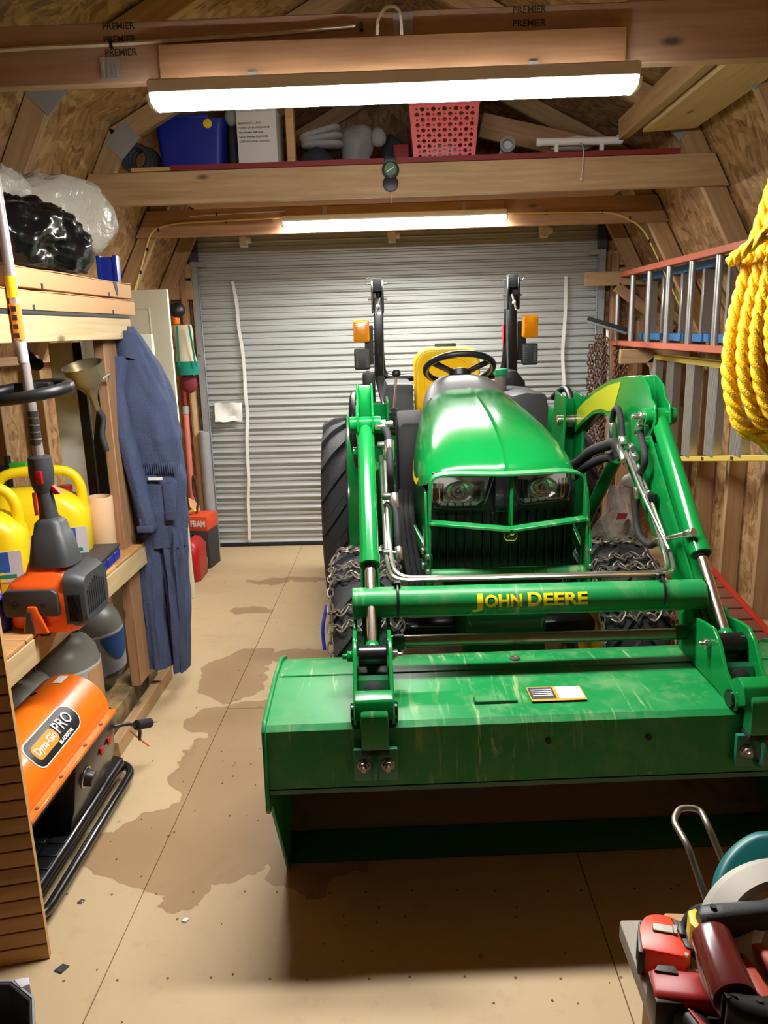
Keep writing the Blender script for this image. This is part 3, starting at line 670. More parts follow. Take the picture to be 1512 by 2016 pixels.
# --- torque tube, lettering, cross rod
TT = P_(MB().cyl((-.505, .28, .787), (.43, .28, .778), .0405, n=36), 'torque_tube', 'jdgreen_worn', .002, seg=1)
rr = .0409
def bend(p):
    t = R(14) + p.y / rr; q = rr + p.z + .0008; return (p.x, -q * math.cos(t), q * math.sin(t))
for s, x, w, sz, dy in (('J', -.193, .030, .052, 0), ('OHN', -.159, .098, .045, -.0015), ('D', -.046, .036, .052, 0), ('EERE', -.005, .116, .045, -.0015)):
    text('lettering', s, sz, 'yellow_print', TR(x, .28, .783), TT, depth=.0003, bold=.0014, bend=lambda p, dy=dy: bend(Vector((p.x, p.y + dy, p.z))), align='LEFT', fit=w)
for x in (-.385, .315):
    P_(MB().torus((x, .284, .790), .046, .0035, (1, 0, 0), 32, 6).box((x, .28, .835), (.016, .02, .014)), 'cable_tie', 'black', parent=TT)
P_(MB().cyl((-.41, .272, .678), (.385, .272, .670), .0155, n=20), 'cross_rod', 'rodsteel')
for x, s2 in ((-.40, 1), (.39, -1)): P_(MB().cyl((x, .272, .675), (x + s2 * .03, .272, .675), .021, n=18), 'rod_collar', 'jdgreen_dark', .002)
# --- hydraulic pipes, hoses and fittings
P_(MB().tube(rpath([(-.412, .70, 1.11), (-.410, .40, .862), (-.395, .30, .838), (.362, .30, .830), (.398, .42, .845), (.398, .76, 1.075)], .05, 6), .0062, 8), 'hydraulic_pipe', 'steel')
P_(MB().tube(rpath([(-.40, .70, 1.13), (-.398, .42, .885), (-.385, .318, .838), (.352, .318, .830), (.385, .44, .855), (.385, .76, 1.088)], .05, 6), .0062, 8), 'hydraulic_pipe', 'steel')
P_(MB().tube(rpath([(.39, .42, .862), (.375, .62, .99), (.372, .77, 1.09)], .05, 6), .0055, 8), 'hydraulic_pipe', 'steel')
P_(MB().tube(spl([(.405, .999, 1.10), (.40, .999, 1.158), (.395, .966, 1.2), (.39, .913, 1.21), (.385, .868, 1.185), (.385, .85, 1.14), (.385, .835, 1.108)], 6), .0105, 10), 'hydraulic_hose', 'black_matte')
P_(MB().tube(spl([(.405, .735, 1.165), (.40, .715, 1.145), (.395, .675, 1.12), (.39, .645, 1.095), (.39, .648, 1.062), (.39, .698, 1.033), (.39, .755, 1.048), (.39, .79, 1.066)], 6), .0105, 10), 'hydraulic_hose', 'black_matte')
P_(MB().tube(spl([(.385, .678, .960), (.38, .677, .924), (.38, .656, .872), (.38, .616, .845), (.38, .542, .842), (.385, .50, .862)], 6), .0105, 10), 'hydraulic_hose', 'black_matte')
for k, (a, b2, r0) in enumerate([((.405, 1.0, 1.095), (.40, .999, 1.155), .013), ((.40, .719, 1.182), (.40, .745, 1.150), .013), ((.42, .70, 1.182), (.395, .722, 1.186), .009), ((.385, .845, 1.125), (.385, .83, 1.10), .014), ((.39, .86, 1.085), (.39, .80, 1.04), .012), ((.375, .845, 1.10), (.375, .79, 1.055), .012), ((.405, .79, 1.085), (.39, .72, 1.075), .011), ((.405, .82, 1.10), (.39, .75, 1.10), .011), ((.385, .68, .99), (.385, .678, .955), .0125), ((.395, .60, .988), (.385, .672, .992), .008), ((.385, .512, .858), (.39, .47, .878), .011), ((.39, .48, .875), (.415, .36, .925), .0075), ((.415, .372, .92), (.425, .345, .932), .012)]):
    P_(MB().cyl(a, b2, r0, n=8 if k % 2 else 12), 'hose_fitting', 'steel', .001, seg=1)
P_(MB().box((.40, .60, .972), (.03, .03, .03)), 'pipe_clamp', 'black', .003)
P_(MB().tube(spl([(.25, 1.45, .86), (.33, 1.22, .968), (.35, 1.08, 1.04), (.36, .93, 1.085), (.37, .86, 1.10), (.38, .84, 1.06)], 6), .019, 10), 'hose_sleeve', 'black_matte')
P_(MB().tube(spl([(.25, 1.5, .78), (.33, 1.28, .90), (.35, 1.12, .98), (.36, .98, 1.03), (.37, .9, 1.05)], 6), .016, 10), 'hose_sleeve', 'black_matte')
# left-arm hoses
P_(MB().tube(spl([(-.405, .66, 1.205), (-.392, .63, 1.19), (-.388, .60, 1.15), (-.388, .56, 1.08), (-.385, .60, 1.0)], 6), .011, 10), 'hydraulic_hose', 'black_matte')
P_(MB().tube(spl([(-.392, .50, 1.01), (-.378, .48, .985), (-.376, .44, .93), (-.374, .42, .88)], 6), .009, 10), 'hydraulic_hose', 'black_matte')
for a, b2, r0 in [((-.425, .66, 1.205), (-.395, .65, 1.205), .010), ((-.42, .66, 1.15), (-.395, .65, 1.15), .011), ((-.388, .615, 1.17), (-.388, .585, 1.115), .0145), ((-.412, .53, 1.02), (-.385, .52, 1.02), .011), ((-.38, .515, 1.03), (-.378, .49, .99), .0125), ((-.415, .42, .885), (-.38, .41, .88), .008), ((-.374, .425, .895), (-.374, .405, .865), .012), ((-.405, .55, 1.0), (-.39, .55, .985), .013), ((-.418, .42, .88), (-.402, .42, .88), .012)]:
    P_(MB().cyl(a, b2, r0, n=10), 'hose_fitting', 'steel', .001, seg=1)
# --- loader masts and braces
for sgn in (-1, 1):
    x = sgn * .405
    ms = P_(MB().prism([(1.50, 1.20), (1.66, 1.215), (1.70, 1.10), (1.66, .50), (1.40, .50), (1.42, .80), (1.52, .98)], 'x', x - .045, x - .035).prism([(1.50, 1.20), (1.66, 1.215), (1.70, 1.10), (1.66, .50), (1.40, .50), (1.42, .80), (1.52, .98)], 'x', x + .035, x + .045).prism([(1.655, 1.18), (1.665, 1.18), (1.655, .50), (1.645, .50)], 'x', x - .036, x + .036), 'loader_mast', 'jdgreen', .002, seg=1)
    P_(MB().cyl((x - .06, 1.565, 1.10), (x + .06, 1.565, 1.10), .02, n=16), 'mast_pin', 'steel', .003, ms)
    P_(MB().bar((sgn * .33, 1.45, .80), (sgn * .255, .78, .735), .012, .05), 'side_brace', 'jdgreen', .002)
    P_(MB().bar((sgn * .36, 1.50, .60), (sgn * .25, .82, .66), .014, .09), 'frame_rail', 'jdgreen_dark', .002)
    lc = P_(MB().cyl((x, 1.46, .58), (x + sgn * .03, 1.05, 1.02), .024, n=18), 'lift_cylinder', 'jdgreen', .002, seg=1)
    P_(MB().cyl((x + sgn * .03, 1.05, 1.02), (x + sgn * .04, .98, 1.10), .013, n=14), 'lift_rod', 'chrome', parent=lc)
# --- hood, grille, headlights
secs = [(.775, .232, 1.034, 1.000), (.785, .244, 1.052, .990), (.81, .255, 1.072, .982), (.86, .264, 1.102, .972), (.93, .269, 1.128, .962), (1.03, .270, 1.154, .955), (1.16, .266, 1.180, .955), (1.30, .256, 1.202, .965), (1.45, .240, 1.222, .985), (1.60, .218, 1.238, 1.01), (1.655, .205, 1.240, 1.03)]
CX = -.018; rows = []
XS = [-1, -.995, -.98, -.955, -.92, -.87, -.80, -.71, -.6, -.48, -.36, -.25, -.16, -.09, -.055, -.03, -.01, .005, .015, .025, .04, .06, .09, .16, .25, .36, .48, .6, .71, .80, .87, .92, .955, .98, .995, 1]
for (y, w, zt, zb) in secs:
    row = []
    for f_ in XS:
        x = w * f_; ca = abs(f_) ** (1 / .62); z = zb + (zt - zb) * max(0, 1 - ca * ca) ** .36
        z += .005 * math.exp(-((x - .004) / .007) ** 2)
        row.append((CX + x, y + .05 * (x / w) ** 2 * max(0, 1 - (y - .775) / .5), z))
    rows.append(row)
HD = P_(MB().sheet(rows[::-1], .006), 'hood', 'jdgreen', ang=50)
for sgn in (-1, 1):
    P_(MB().prism([(.83, .74), (.86, .975), (1.05, .955), (1.32, .965), (1.38, .74)], 'x', CX + sgn * .244, CX + sgn * .250), 'side_panel', 'jdgreen', .002, HD, 1)
    st_ = [(CX + sgn * (w + .002 - .012 * (i == 1)), y, z) for (y, w, zt, zb) in secs[4:10] for i, z in ((0, zb + .010), (1, zb + .045))]
    P_(MB().sheet([[st_[2 * k], st_[2 * k + 1]] for k in range(6)], .002), 'hood_stripe', 'jdyellow', parent=HD)
    P_(MB().box((CX + sgn * .246, 1.05, .70), (.008, .42, .12)), 'side_screen', 'black', .002, HD, 1)
GR = P_(MB().prism([(CX - .235, .70), (CX + .235, .70), (CX + .245, .96), (CX + .225, 1.032), (CX - .225, 1.032), (CX - .245, .96)], 'y', .813, .825), 'grille', 'black', .004)
sl = None
for i in range(15):
    X = TR(CX - .21 + i * .03, .807, .80)
    if sl is None: sl = MB().box((0, 0, 0), (.007, .016, .19)).build('grille_slat', 'black', GR, .002, 1, X=X)
    else: clone(sl, CF[0] @ X, GR)
P_(MB().box((CX + .012, .79, .965), (.075, .02, .13)), 'grille_centre', 'black_gloss', .006, GR)
for lp, nm in (([(-.246, 1.021), (-.250, .965), (-.243, .926), (-.095, .921), (-.078, .935), (-.052, 1.018)], -1), ([(.012, 1.018), (.036, .937), (.052, .926), (.186, .938), (.198, .97), (.192, 1.024)], 1)):
    hl = P_(MB().prism(lp, 'y', .806, .812), 'headlight', 'lens', .003, seg=1)
    mx = sum(p[0] for p in lp) / len(lp); mz = sum(p[1] for p in lp) / len(lp)
    inner = [(mx + (x - mx) * 1.05, mz + (z - mz) * 1.09) for x, z in lp]
    ring = MB().tube([(x, .782, z) for x, z in inner], .005, 6, True); P_(ring, 'bezel', 'black', parent=hl)
    dish = MB().lathe([(.044, 0), (.042, .006), (.034, .014), (.018, .020), (.006, .021)], (0, 0, 0), (0, 1, 0), 12, False).xf(TR(mx, .784, mz + .006) @ Matrix.Diagonal((1.15, 1, .86, 1)))
    P_(dish, 'reflector_bowl', 'chrome', parent=hl, ang=8)
    P_(MB().sph((mx, .798, mz + .006), (.010, .010, .010), 12, 8), 'bulb', 'brass', parent=hl); P_(MB().torus((mx, .793, mz + .006), .017, .003, (0, 1, 0), 18, 6), 'bulb_ring', 'steel', parent=hl)
    for q_ in (-1, 1):
        for k in range(3): P_(MB().add([(mx + q_ * (.048 + k * .012), .784 + .004 * k, mz - .028), (mx + q_ * (.060 + k * .012), .800, mz - .028), (mx + q_ * (.060 + k * .012), .800, mz + .036), (mx + q_ * (.048 + k * .012), .784 + .004 * k, mz + .036), (mx + q_ * (.054 + k * .012), .806, mz + .004)], [(0, 1, 2, 3), (0, 1, 4), (1, 2, 4), (2, 3, 4), (3, 0, 4)]), 'reflector_facet', 'chrome', parent=hl)
    for k in range(5): P_(MB().box((mx - .05 + k * .025, .789, mz - .034), (.020, .004, .014)), 'reflector_facet', 'lens', .001, hl, 1)
    P_(MB().prism(lp, 'y', .778, .781), 'lens_cover', 'glass', parent=hl)
    ex = lp[0][0] + .008 if nm < 0 else lp[-2][0] - .006
    P_(MB().box((ex, .785, mz - .008), (.016, .008, .06)), 'side_marker', 'amber', .002, hl, 1)
def strap(path, y0, y1, th=.008, yc=None):
    b = MB(); n = len(path); rings = []
    for i, (x, z) in enumerate(path):
        dx = path[min(i + 1, n - 1)][0] - path[max(i - 1, 0)][0]; dz = path[min(i + 1, n - 1)][1] - path[max(i - 1, 0)][1]; L = math.hypot(dx, dz) or 1
        nx, nz = -dz / L * th / 2, dx / L * th / 2; o_ = yc(x) if yc else 0
        rings.append([(x + nx, y0 + o_, z + nz), (x + nx, y1 + o_, z + nz), (x - nx, y1 + o_, z - nz), (x - nx, y0 + o_, z - nz)])
    return b.loft(rings)
gpth = rpath([(-.266, 0, .69), (-.263, 0, .90), (-.258, 0, 1.035), (-.20, 0, 1.046), (-.02, 0, 1.040), (.165, 0, 1.044), (.225, 0, 1.033), (.236, 0, .90), (.243, 0, .69)], .05, 5)
GD = P_(strap([(p.x, p.z) for p in gpth], .685, .735, .008, lambda x: .25 * (x + .015) ** 2), 'grille_guard', 'jdgreen_worn', .001, seg=1)
for a, b2 in (((-.262, .72, .888), (-.012, .665, .872)), ((-.012, .665, .872), (.238, .72, .886))):
    P_(MB().bar(a, b2, .045, .010), 'guard_bar', 'jdgreen_worn', .002, GD, 1)
P_(MB().box((-.004, .715, .955), (.010, .03, .165)), 'guard_bar', 'jdgreen', .002, GD, 1)
P_(MB().cyl((-.275, .73, .708), (.25, .73, .706), .021, n=24), 'guard_tube', 'jdgreen_worn', .003, GD)
for x in (-.272, .248):
    P_(MB().prism([(.69, .68), (.69, .80), (.75, .98), (.765, .98), (.80, .76), (.80, .66)], 'x', x - .004, x + .004), 'guard_bracket', 'jdgreen', .002, GD, 1)
    for z in (.735, .785): P_(hexbolt((x + (-.004 if x < 0 else .004), .755, z), ((-1 if x < 0 else 1), 0, 0), .011, .012).cyl((x, .70, z), (x, .682, z), .009, n=6), 'bolt', 'steel', .001, GD, 1)
em = P_(MB().prism([(-.032, .874), (.002, .874), (.006, .850), (-.002, .838), (-.028, .838), (-.036, .850)], 'y', .655, .662), 'emblem', 'jdgreen_dark', .002, GD, 1)
P_(MB().tube([(x, .654, z) for x, z in ((-.032, .873), (.002, .873), (.006, .850), (-.002, .839), (-.028, .839), (-.036, .850))], .0013, 5, True).tube([(-.026, .654, .850), (-.018, .654, .858), (-.008, .654, .856), (-.002, .654, .862)], .0015, 5), 'emblem_outline', 'yellow_print', parent=em)
# --- chassis
P_(MB().bb(-.20, .20, .84, 1.55, .60, .96), 'engine_block', 'black_matte', .02)
P_(MB().bb(-.14, .14, .80, 2.6, .36, .62), 'chassis', 'jdgreen_dark', .02)
P_(MB().prism([(-.13, .519), (.132, .519), (.125, .484), (-.12, .486)], 'y', .80, .92), 'weight_bracket', 'rodsteel', .003)
P_(MB().bar((-.40, 1.15, .34), (.40, 1.15, .34), .10, .09), 'front_axle', 'black_gloss', .01)
P_(MB().bb(-.50, .50, 1.50, 2.15, .44, .47).bb(-.50, -.46, 1.50, 2.15, .40, .50).bb(.46, .50, 1.50, 2.15, .40, .50), 'platform', 'black_matte', .005)
P_(MB().bb(-.42, .42, 2.1, 2.9, .46, .72), 'rear_axle', 'black_matte', .03)
P_(MB().prism([(1.50, .50), (1.44, .80), (1.52, 1.10), (1.66, 1.16), (1.75, .90), (1.80, .5)], 'x', -.33, -.2), 'control_cover', 'black_matte', .03)
for k, x in enumerate((-.325, -.305, -.285)):
    P_(MB().tube(spl([(x, 1.35, .86), (x - .01, 1.12, .80), (x, .98, .68), (x + .015, .90, .60), (x + .02, .89, .56)], 6), .012, 8), 'hydraulic_hose', 'black_matte')
    P_(MB().cyl((x + .02, .89, .58), (x + .022, .885, .53), .014, .010, n=10), 'hose_coupler', 'black', .002)
# --- wheels
def wheel(cx, cy, Rr, w, nlug, ch, name):
    Wm = P_(MB().lathe([(.02, -w * .20), (Rr * .50, -w * .20), (Rr * .56, -w * .40), (Rr * .60, -w * .40), (Rr * .60, w * .40), (Rr * .56, w * .40), (Rr * .50, w * .20), (.02, w * .20)], (cx, cy, Rr), (1, 0, 0), 32), name, 'jdyellow', .002, seg=1)
    Ty = P_(MB().lathe([(Rr * .57, -w * .40), (Rr * .62, -w * .44), (Rr * .74, -w * .50), (Rr * .84, -w * .50), (Rr * .91, -w * .45), (Rr * .945, -w * .30), (Rr * .955, 0), (Rr * .945, w * .30), (Rr * .91, w * .45), (Rr * .84, w * .50), (Rr * .74, w * .50), (Rr * .62, w * .44), (Rr * .57, w * .40)], (cx, cy, Rr), (1, 0, 0), 48, False), 'tyre', 'rubber', parent=Wm, ang=60)
    lg = MB(); st_ = 2 * PI / nlug
    for s2 in (-1, 1):
        for k in range(nlug):
            a0 = k * st_ + (st_ / 2 if s2 > 0 else 0); pts = []
            for q in range(5):
                t = q / 4; x = s2 * w * (.02 + .46 * t); a = a0 + t * st_ * .95; r1 = Rr * (.955 - .045 * max(0, t - .55) / .45)
                pts.append((x, a, r1))
            rings = []
            for (x, a, r1) in pts:
                wd_ = .17 * st_
                f_ = lambda r, aa: (cx + x, cy + r * math.cos(aa), Rr + r * math.sin(aa))
                rings.append([f_(r1 - .006, a - wd_ * 1.25), f_(r1 + Rr * .047, a - wd_ * .85), f_(r1 + Rr * .047, a + wd_ * .85), f_(r1 - .006, a + wd_ * 1.25)])
            lg.loft(rings)
    P_(lg, 'tread_lugs', 'rubber', parent=Wm)
    if ch:
        RR = Rr * 1.012
        for k in range(11):
            a0 = k * 2 * PI / 11 + .18
            for off in (0, .16):
                cb = MB(); pts = []
                for q in range(13):
                    t = -1 + 2 * q / 12; x = t * w * .53; drop = max(0, abs(t) - .72) / .28
                    a = a0 + off + .05 * math.sin(q * 2.1 + k); r1 = RR + .006 - drop * Rr * .14
                    pts.append((cx + x, cy + r1 * math.cos(a), Rr + r1 * math.sin(a)))
                chain_links(cb, pts, .010, .0032, 5, 4); P_(cb, 'cross_chain', 'chain', parent=Wm, kind='stuff' if False else None)
        for s2 in (-1, 1):
            sb = MB(); pts = [(cx + s2 * w * .53, cy + RR * .86 * math.cos(2 * PI * k / 54), Rr + RR * .86 * math.sin(2 * PI * k / 54)) for k in range(55)]
            chain_links(sb, pts, .011, .0032, 5, 4); P_(sb, 'side_chain', 'chain', parent=Wm)
    return Wm
for sgn in (-1, 1):
    wheel(sgn * .478, 1.13, .335, .235, 15, True, 'front_wheel')
    wheel(sgn * .56, 2.52, .515, .27, 18, False, 'rear_wheel')
lp_ = MB().tube(spl([(-.60, .93, .30), (-.615, .88, .22), (-.60, .84, .14), (-.575, .80, .10), (-.55, .81, .13), (-.56, .84, .17)], 6), .006, 6)
P_(lp_, 'chain_tightener', 'chain')
P_(MB().tube(spl([(-.62, 1.0, .52), (-.635, .95, .45), (-.63, .92, .38)], 5), .007, 6), 'chain_strap', 'blue')
# --- fenders, seat, platform, dash
for sgn in (-1, 1):
    rows = []
    for k in range(15):
        a = R(200 - 122 * k / 14); r1 = .575
        rows.append([(sgn * xx, 2.52 + r1 * math.cos(a) * (1 if xx < .54 else .985), .515 + r1 * math.sin(a) - (0 if xx < .53 else .03)) for xx in (.30, .40, .50, .54, .555)])
    F = P_(MB().sheet(rows if sgn < 0 else rows[::-1], .008), 'fender', 'jdgreen', ang=60)
    P_(MB().tube(spl([(sgn * .50, 1.96, .86), (sgn * .52, 1.93, 1.0), (sgn * .52, 1.97, 1.12), (sgn * .51, 2.08, 1.19), (sgn * .47, 2.16, 1.14)], 6), .016, 10), 'grab_handle', 'black', parent=F)
P_(MB().prism([(-.37, 1.15), (-.352, 1.237), (-.225, 1.233), (-.215, .78), (-.29, .90)], 'y', 2.08, 2.5), 'side_console', 'dkgrey', .012)
P_(MB().prism([(.22, .80), (.232, 1.17), (.30, 1.185), (.395, 1.175), (.41, 1.11), (.40, .80)], 'y', 1.98, 2.45), 'side_console', 'dkgrey', .014)
P_(MB().prism([(.27, 1.0), (.262, 1.19), (.285, 1.255), (.345, 1.262), (.395, 1.20), (.41, 1.0)], 'y', 2.46, 2.66), 'console_cover', 'black', .012)
P_(MB().prism([(-.47, 1.1), (-.47, 1.255), (-.44, 1.27), (-.40, 1.255), (-.40, 1.1)], 'y', 2.60, 2.76), 'fender_box', 'black', .01)
P_(MB().cyl((.235, 2.30, 1.16), (.235, 2.30, 1.245), .030, n=18), 'reservoir', 'grey', .003)
P_(MB().lathe([(.030, 0), (.036, .006), (.036, .03), (.030, .036)], (.235, 2.30, 1.245), (0, 0, 1), 18), 'fuel_cap', mat('green_cap', c(20, 140, 90), .4), .0)
# seat: shell back with raised bolster, cushion
def seatback():
    rows = []
    for j in range(15):
        t = j / 14; z = .98 + .415 * t; hw = .172 - .010 * (1 - t) - .055 * max(0, (t - .80) / .2) ** 2
        row = []
        for i in range(15):
            s = -1 + 2 * i / 14; edge = max(0, (abs(s) - .72) / .28)
            y = 2.36 + .06 * t - .035 * edge ** 2 - .02 * (1 - abs(s)) * (t < .75)
            row.append((-.03 + s * hw, y + .015 * s * s, z - .02 * edge ** 2 * (t > .9)))
        rows.append(row)
    return MB().sheet(rows, .055)
S_ = P_(MB().loft([[(-.03 + x * s, y + .12 * (z * s), 1.175 + z * s) for x, z in rrect(.345, .44, .085, 7)] for y, s in ((2.352, .80), (2.340, .90), (2.345, .96), (2.36, .99), (2.385, 1.0), (2.415, .99), (2.43, .94))]), 'seat', 'jdyellow', ang=60)
P_(MB().tube(rrect(.24, .2, .05, 4, -.03, 1.26) and [(x, 2.343 + .12 * (z - 1.175), z) for x, z in rrect(.23, .24, .07, 5, -.03, 1.22)], .003, 6, True), 'seat_seam', 'jdyellow', parent=S_)
P_(MB().bb(-.20, .14, 1.98, 2.36, .92, 1.03), 'seat_cushion', 'jdyellow', .035, S_, 3)
P_(MB().bb(-.085, .025, 2.44, 2.465, 1.375, 1.412), 'seat_handle', 'black', .005, S_)
# dash cowl and steering wheel
rows = []
for k in range(8):
    t = k / 7; y = 1.60 + .20 * t; w = .188 - .03 * t * t; zt = 1.226 + .062 * math.sin(PI * .5 * min(1, 1.35 * t)); zb = 1.12
    rows.append([(CX - .01 + w * math.copysign(abs(math.cos(a)) ** .6, math.cos(a)), y, zb + (zt - zb) * math.sin(a) ** .7) for a in [PI - PI * i / 20 for i in range(21)]])
P_(MB().sheet(rows[::-1], .006), 'dash_cowl', 'grey', ang=60)
P_(MB().bb(-.15, .11, 1.60, 1.78, .7, 1.18), 'dash_pedestal', 'black', .02)
sw = Vector((-.032, 1.83, 1.312)); sn = Vector((0, .46, .89)).normalized()
SWH = P_(MB().torus(sw, .150, .0145, sn, 44, 12), 'steering_wheel', 'black')
a_, b_ = frame(sn)
for ang in (90, 210, 330):
    d = a_ * math.cos(R(ang + 180)) + b_ * math.sin(R(ang + 180)); p1 = sw + d * .148; p0 = sw - sn * .03
    P_(MB().bar(p0 + d * .02, p1, .034, .012, sn), 'wheel_spoke', 'black', .004, SWH)
P_(MB().lathe([(.045, -.045), (.05, -.02), (.03, -.008)], sw, sn, 20), 'wheel_hub', 'black', parent=SWH)
P_(MB().cyl(sw - sn * .18, sw - sn * .04, .026, n=16), 'steering_column', 'black', parent=SWH)
# loader joystick with bellows, small green lever
P_(MB().cyl((-.33, 1.88, 1.12), (-.312, 1.90, 1.285), .006, n=8), 'control_lever', 'steel')
P_(MB().lathe([(.012, 0), (.019, .008), (.02, .02), (.013, .032)], (-.312, 1.90, 1.278), (.05, .05, 1), 14), 'lever_knob', 'black')
P_(MB().lathe([(r + (.006 if k % 2 else 0), k * .011) for k, r in enumerate([.048, .048, .046, .046, .044, .043, .040, .038, .034, .03, .024, .012])], (-.335, 1.87, 1.02), (.05, .05, 1), 18), 'lever_boot', 'black_matte')
P_(MB().tube(spl([(-.27, 1.8, 1.10), (-.268, 1.8, 1.06), (-.25, 1.79, 1.0)], 4), .007, 8), 'range_lever', 'jdgreen')
P_(MB().sph((-.235, 1.78, .99), .016), 'lever_knob', 'white')
# --- roll bar folded down, lamps
for sgn in (-1, 1):
    x = sgn * .373
    post = P_(MB().tube([(x * .985, 2.75, 1.66), (x, 2.75, 1.5), (x * 1.01, 2.75, 1.34), (x * 1.0, 2.75, 1.25), (x * .93, 2.72, 1.16), (x * .78, 2.62, 1.0), (x * .72, 2.6, .8)], .0001, 4), 'rollbar_post', 'black_gloss') if False else P_(MB().bar((x * 1.01, 2.75, 1.22), (x * .985, 2.75, 1.66), .06, .052, (1, 0, 0)).bar((x * 1.01, 2.75, 1.235), (x * .78, 2.66, .86), .06, .052, (1, 0, 0)), 'rollbar_post', 'black_gloss', .006)
    P_(MB().bb(x - .034, x - .024, 2.70, 2.80, 1.58, 1.75).bb(x + .024, x + .034, 2.70, 2.80, 1.58, 1.75).bb(x - .034, x + .034, 2.785, 2.80, 1.6, 1.75), 'hinge_bracket', 'black_gloss', .003, post, 1)
    P_(MB().bb(x - .028, x + .028, 2.72, 2.785, 1.695, 1.765), 'hinge_block', 'dkgrey', .004, post)
    for z in (1.735, 1.655): P_(MB().cyl((x - .052, 2.745, z), (x + .052, 2.745, z), .007, n=8), 'hinge_pin', 'steel', parent=post)
    P_(MB().bar((x - .012 * -sgn, 2.69, 1.62 - .045), (x + .012 * -sgn, 2.69, 1.66), .008, .008).sph((x, 2.688, 1.615), .011, 8, 6), 'pin_handle', 'white', parent=post)
    P_(MB().torus((x + sgn * .045, 2.745, 1.75), .018, .002, (0, 1, 0), 14, 5), 'lynch_ring', 'steel', parent=post)
    br = P_(MB().bb(*sorted((x + sgn * .03, x + sgn * .078)), 2.735, 2.743, 1.30, 1.515), 'lamp_bracket', 'black', .003, post, 1)
    for nm, z0, z1, m in (('amber_lamp', 1.425, 1.545, 'amber'), ('dark_lamp', 1.275, 1.392, 'black')):
        xc = x + sgn * .095
        lm = P_(MB().prism(rrect(.088, z1 - z0, .012, 4, xc, (z0 + z1) / 2), 'y', 2.705, 2.735), nm, 'black' if m == 'black' else m, .003, post)
        P_(MB().prism(rrect(.076, z1 - z0 - .012, .010, 4, xc, (z0 + z1) / 2), 'y', 2.698, 2.706), 'lamp_lens', m if m != 'black' else 'dkgrey', .003, lm)
        ribs = MB()
        for k in range(9):
            for s3 in (-1, 1): ribs.box((xc + s3 * .027, 2.697, z0 + .018 + k * (z1 - z0 - .036) / 8), (.016, .003, .004))
        P_(ribs, 'lens_ribs', m if m != 'black' else 'grey', parent=lm, kind='stuff')
hp = rpath([(-.365, 2.80, 1.70), (-.365, 2.86, 1.34), (-.352, 2.88, 1.215), (.352, 2.88, 1.215), (.365, 2.86, 1.34), (.365, 2.80, 1.70)], .11, 7)
P_(MB().tube(hp, .024, 12), 'rollbar_hoop', 'black_gloss', ang=60)
P_(MB().bb(.338, .342, 2.82, 2.86, 1.40, 1.50), 'hoop_decal', 'redp')
CF[0] = Matrix.Identity(4)
# ------------------------------------------------------------------ left side: shelf unit and what is on it
def nz(p, s): return noise.noise(Vector(p) * s)
def lumpy(b, amp, s, seed=0):
    o_ = Vector((seed * 3.1, seed * 1.7, seed * 2.3))
    b.v = [p + Vector((noise.noise(p * s + o_), noise.noise(p * s + o_ + Vector((9, 0, 0))), noise.noise(p * s + o_ + Vector((0, 9, 0))))) * amp for p in b.v]; return b
SU = thing('shelf_unit', 'homemade pine shelf unit along the left wall', 'shelf', (-1.42, 2.35, 0))
for (x, y, z0) in ((-1.10, 2.89, .122), (-1.74, 2.89, 0), (-1.10, 1.72, 0), (-1.74, 1.72, 0)):
    beam('post', (x, y, z0), (x, y, 1.49), .038, .13, 'pine_dark', SU, up=(0, 1, 0))
beam('front_rail', (-1.062, 1.60, 1.520), (-1.062, 3.03, 1.520), .036, .076, 'pine_light', SU)
beam('back_rail', (-1.735, 1.60, 1.520), (-1.735, 3.03, 1.520), .036, .076, 'pine', SU)
MB().bb(-1.75, -1.045, 1.60, 3.03, 1.559, 1.571).build('deck', 'dark_carton', SU, .002, 1)
beam('front_rail', (-1.062, 1.60, .640), (-1.062, 2.965, .640), .036, .076, 'pine_light', SU)
beam('back_rail', (-1.735, 1.60, .640), (-1.735, 2.965, .640), .036, .076, 'pine', SU)
for k in range(4): beam('deck_board', (-1.045, 1.60 + .17 + k * .342, .686), (-1.75, 1.60 + .17 + k * .342, .686), .336, .014, 'ply', SU)
# flat cartons, bin bag, plastic sheet
def carton(x0, x1, y0, y1, z0, z1, label):
    t = thing('flat_carton', label, 'carton', ((x0 + x1) / 2, (y0 + y1) / 2, z0), 0, 'flat cartons on the top shelf')
    rows = [[(x0 + (x1 - x0) * i / 6, y0 + (y1 - y0) * j / 10, z1 + .004 * nz((i * .7, j * .6, z0), 1.3)) for j in range(11)] for i in range(7)]
    MB().bb(x0, x1, y0, y1, z0, z1 - .004).build('box_body', 'cardboard', t, .004, 2)
    MB().sheet(rows, .003).build('lid_flap', 'cardboard', t)
    for yy in (y0 + .22, y1 - .24): MB().box((x1 + .0005, yy, z0 + .008), (.002, .012, .014)).build('handle_slot', 'dark_carton', t)
    return t
carton(-1.50, -1.045, 2.02, 3.10, 1.572, 1.628, 'lower of two long flat cardboard cartons on the top shelf')
t = carton(-1.49, -1.05, 2.10, 3.09, 1.634, 1.690, 'upper of two long flat cardboard cartons, with a torn corner, under the bin bag')
MB().prism([(2.90, 1.688), (2.925, 1.645), (2.935, 1.638), (2.945, 1.66), (2.93, 1.69)], 'x', -1.0505, -1.0485).build('torn_gap', 'dark_carton', t)
MB().bb(-1.46, -1.15, 1.62, 2.01, 1.572, 1.66).build('white_carton', 'paper', None, .004) and tag(bpy.data.objects['white_carton'], 'pale carton at the left end of the top shelf', 'carton')
def ridged(q): return .42 - abs(noise.noise(q))
BC = Vector((-1.205, 2.51, 1.785))
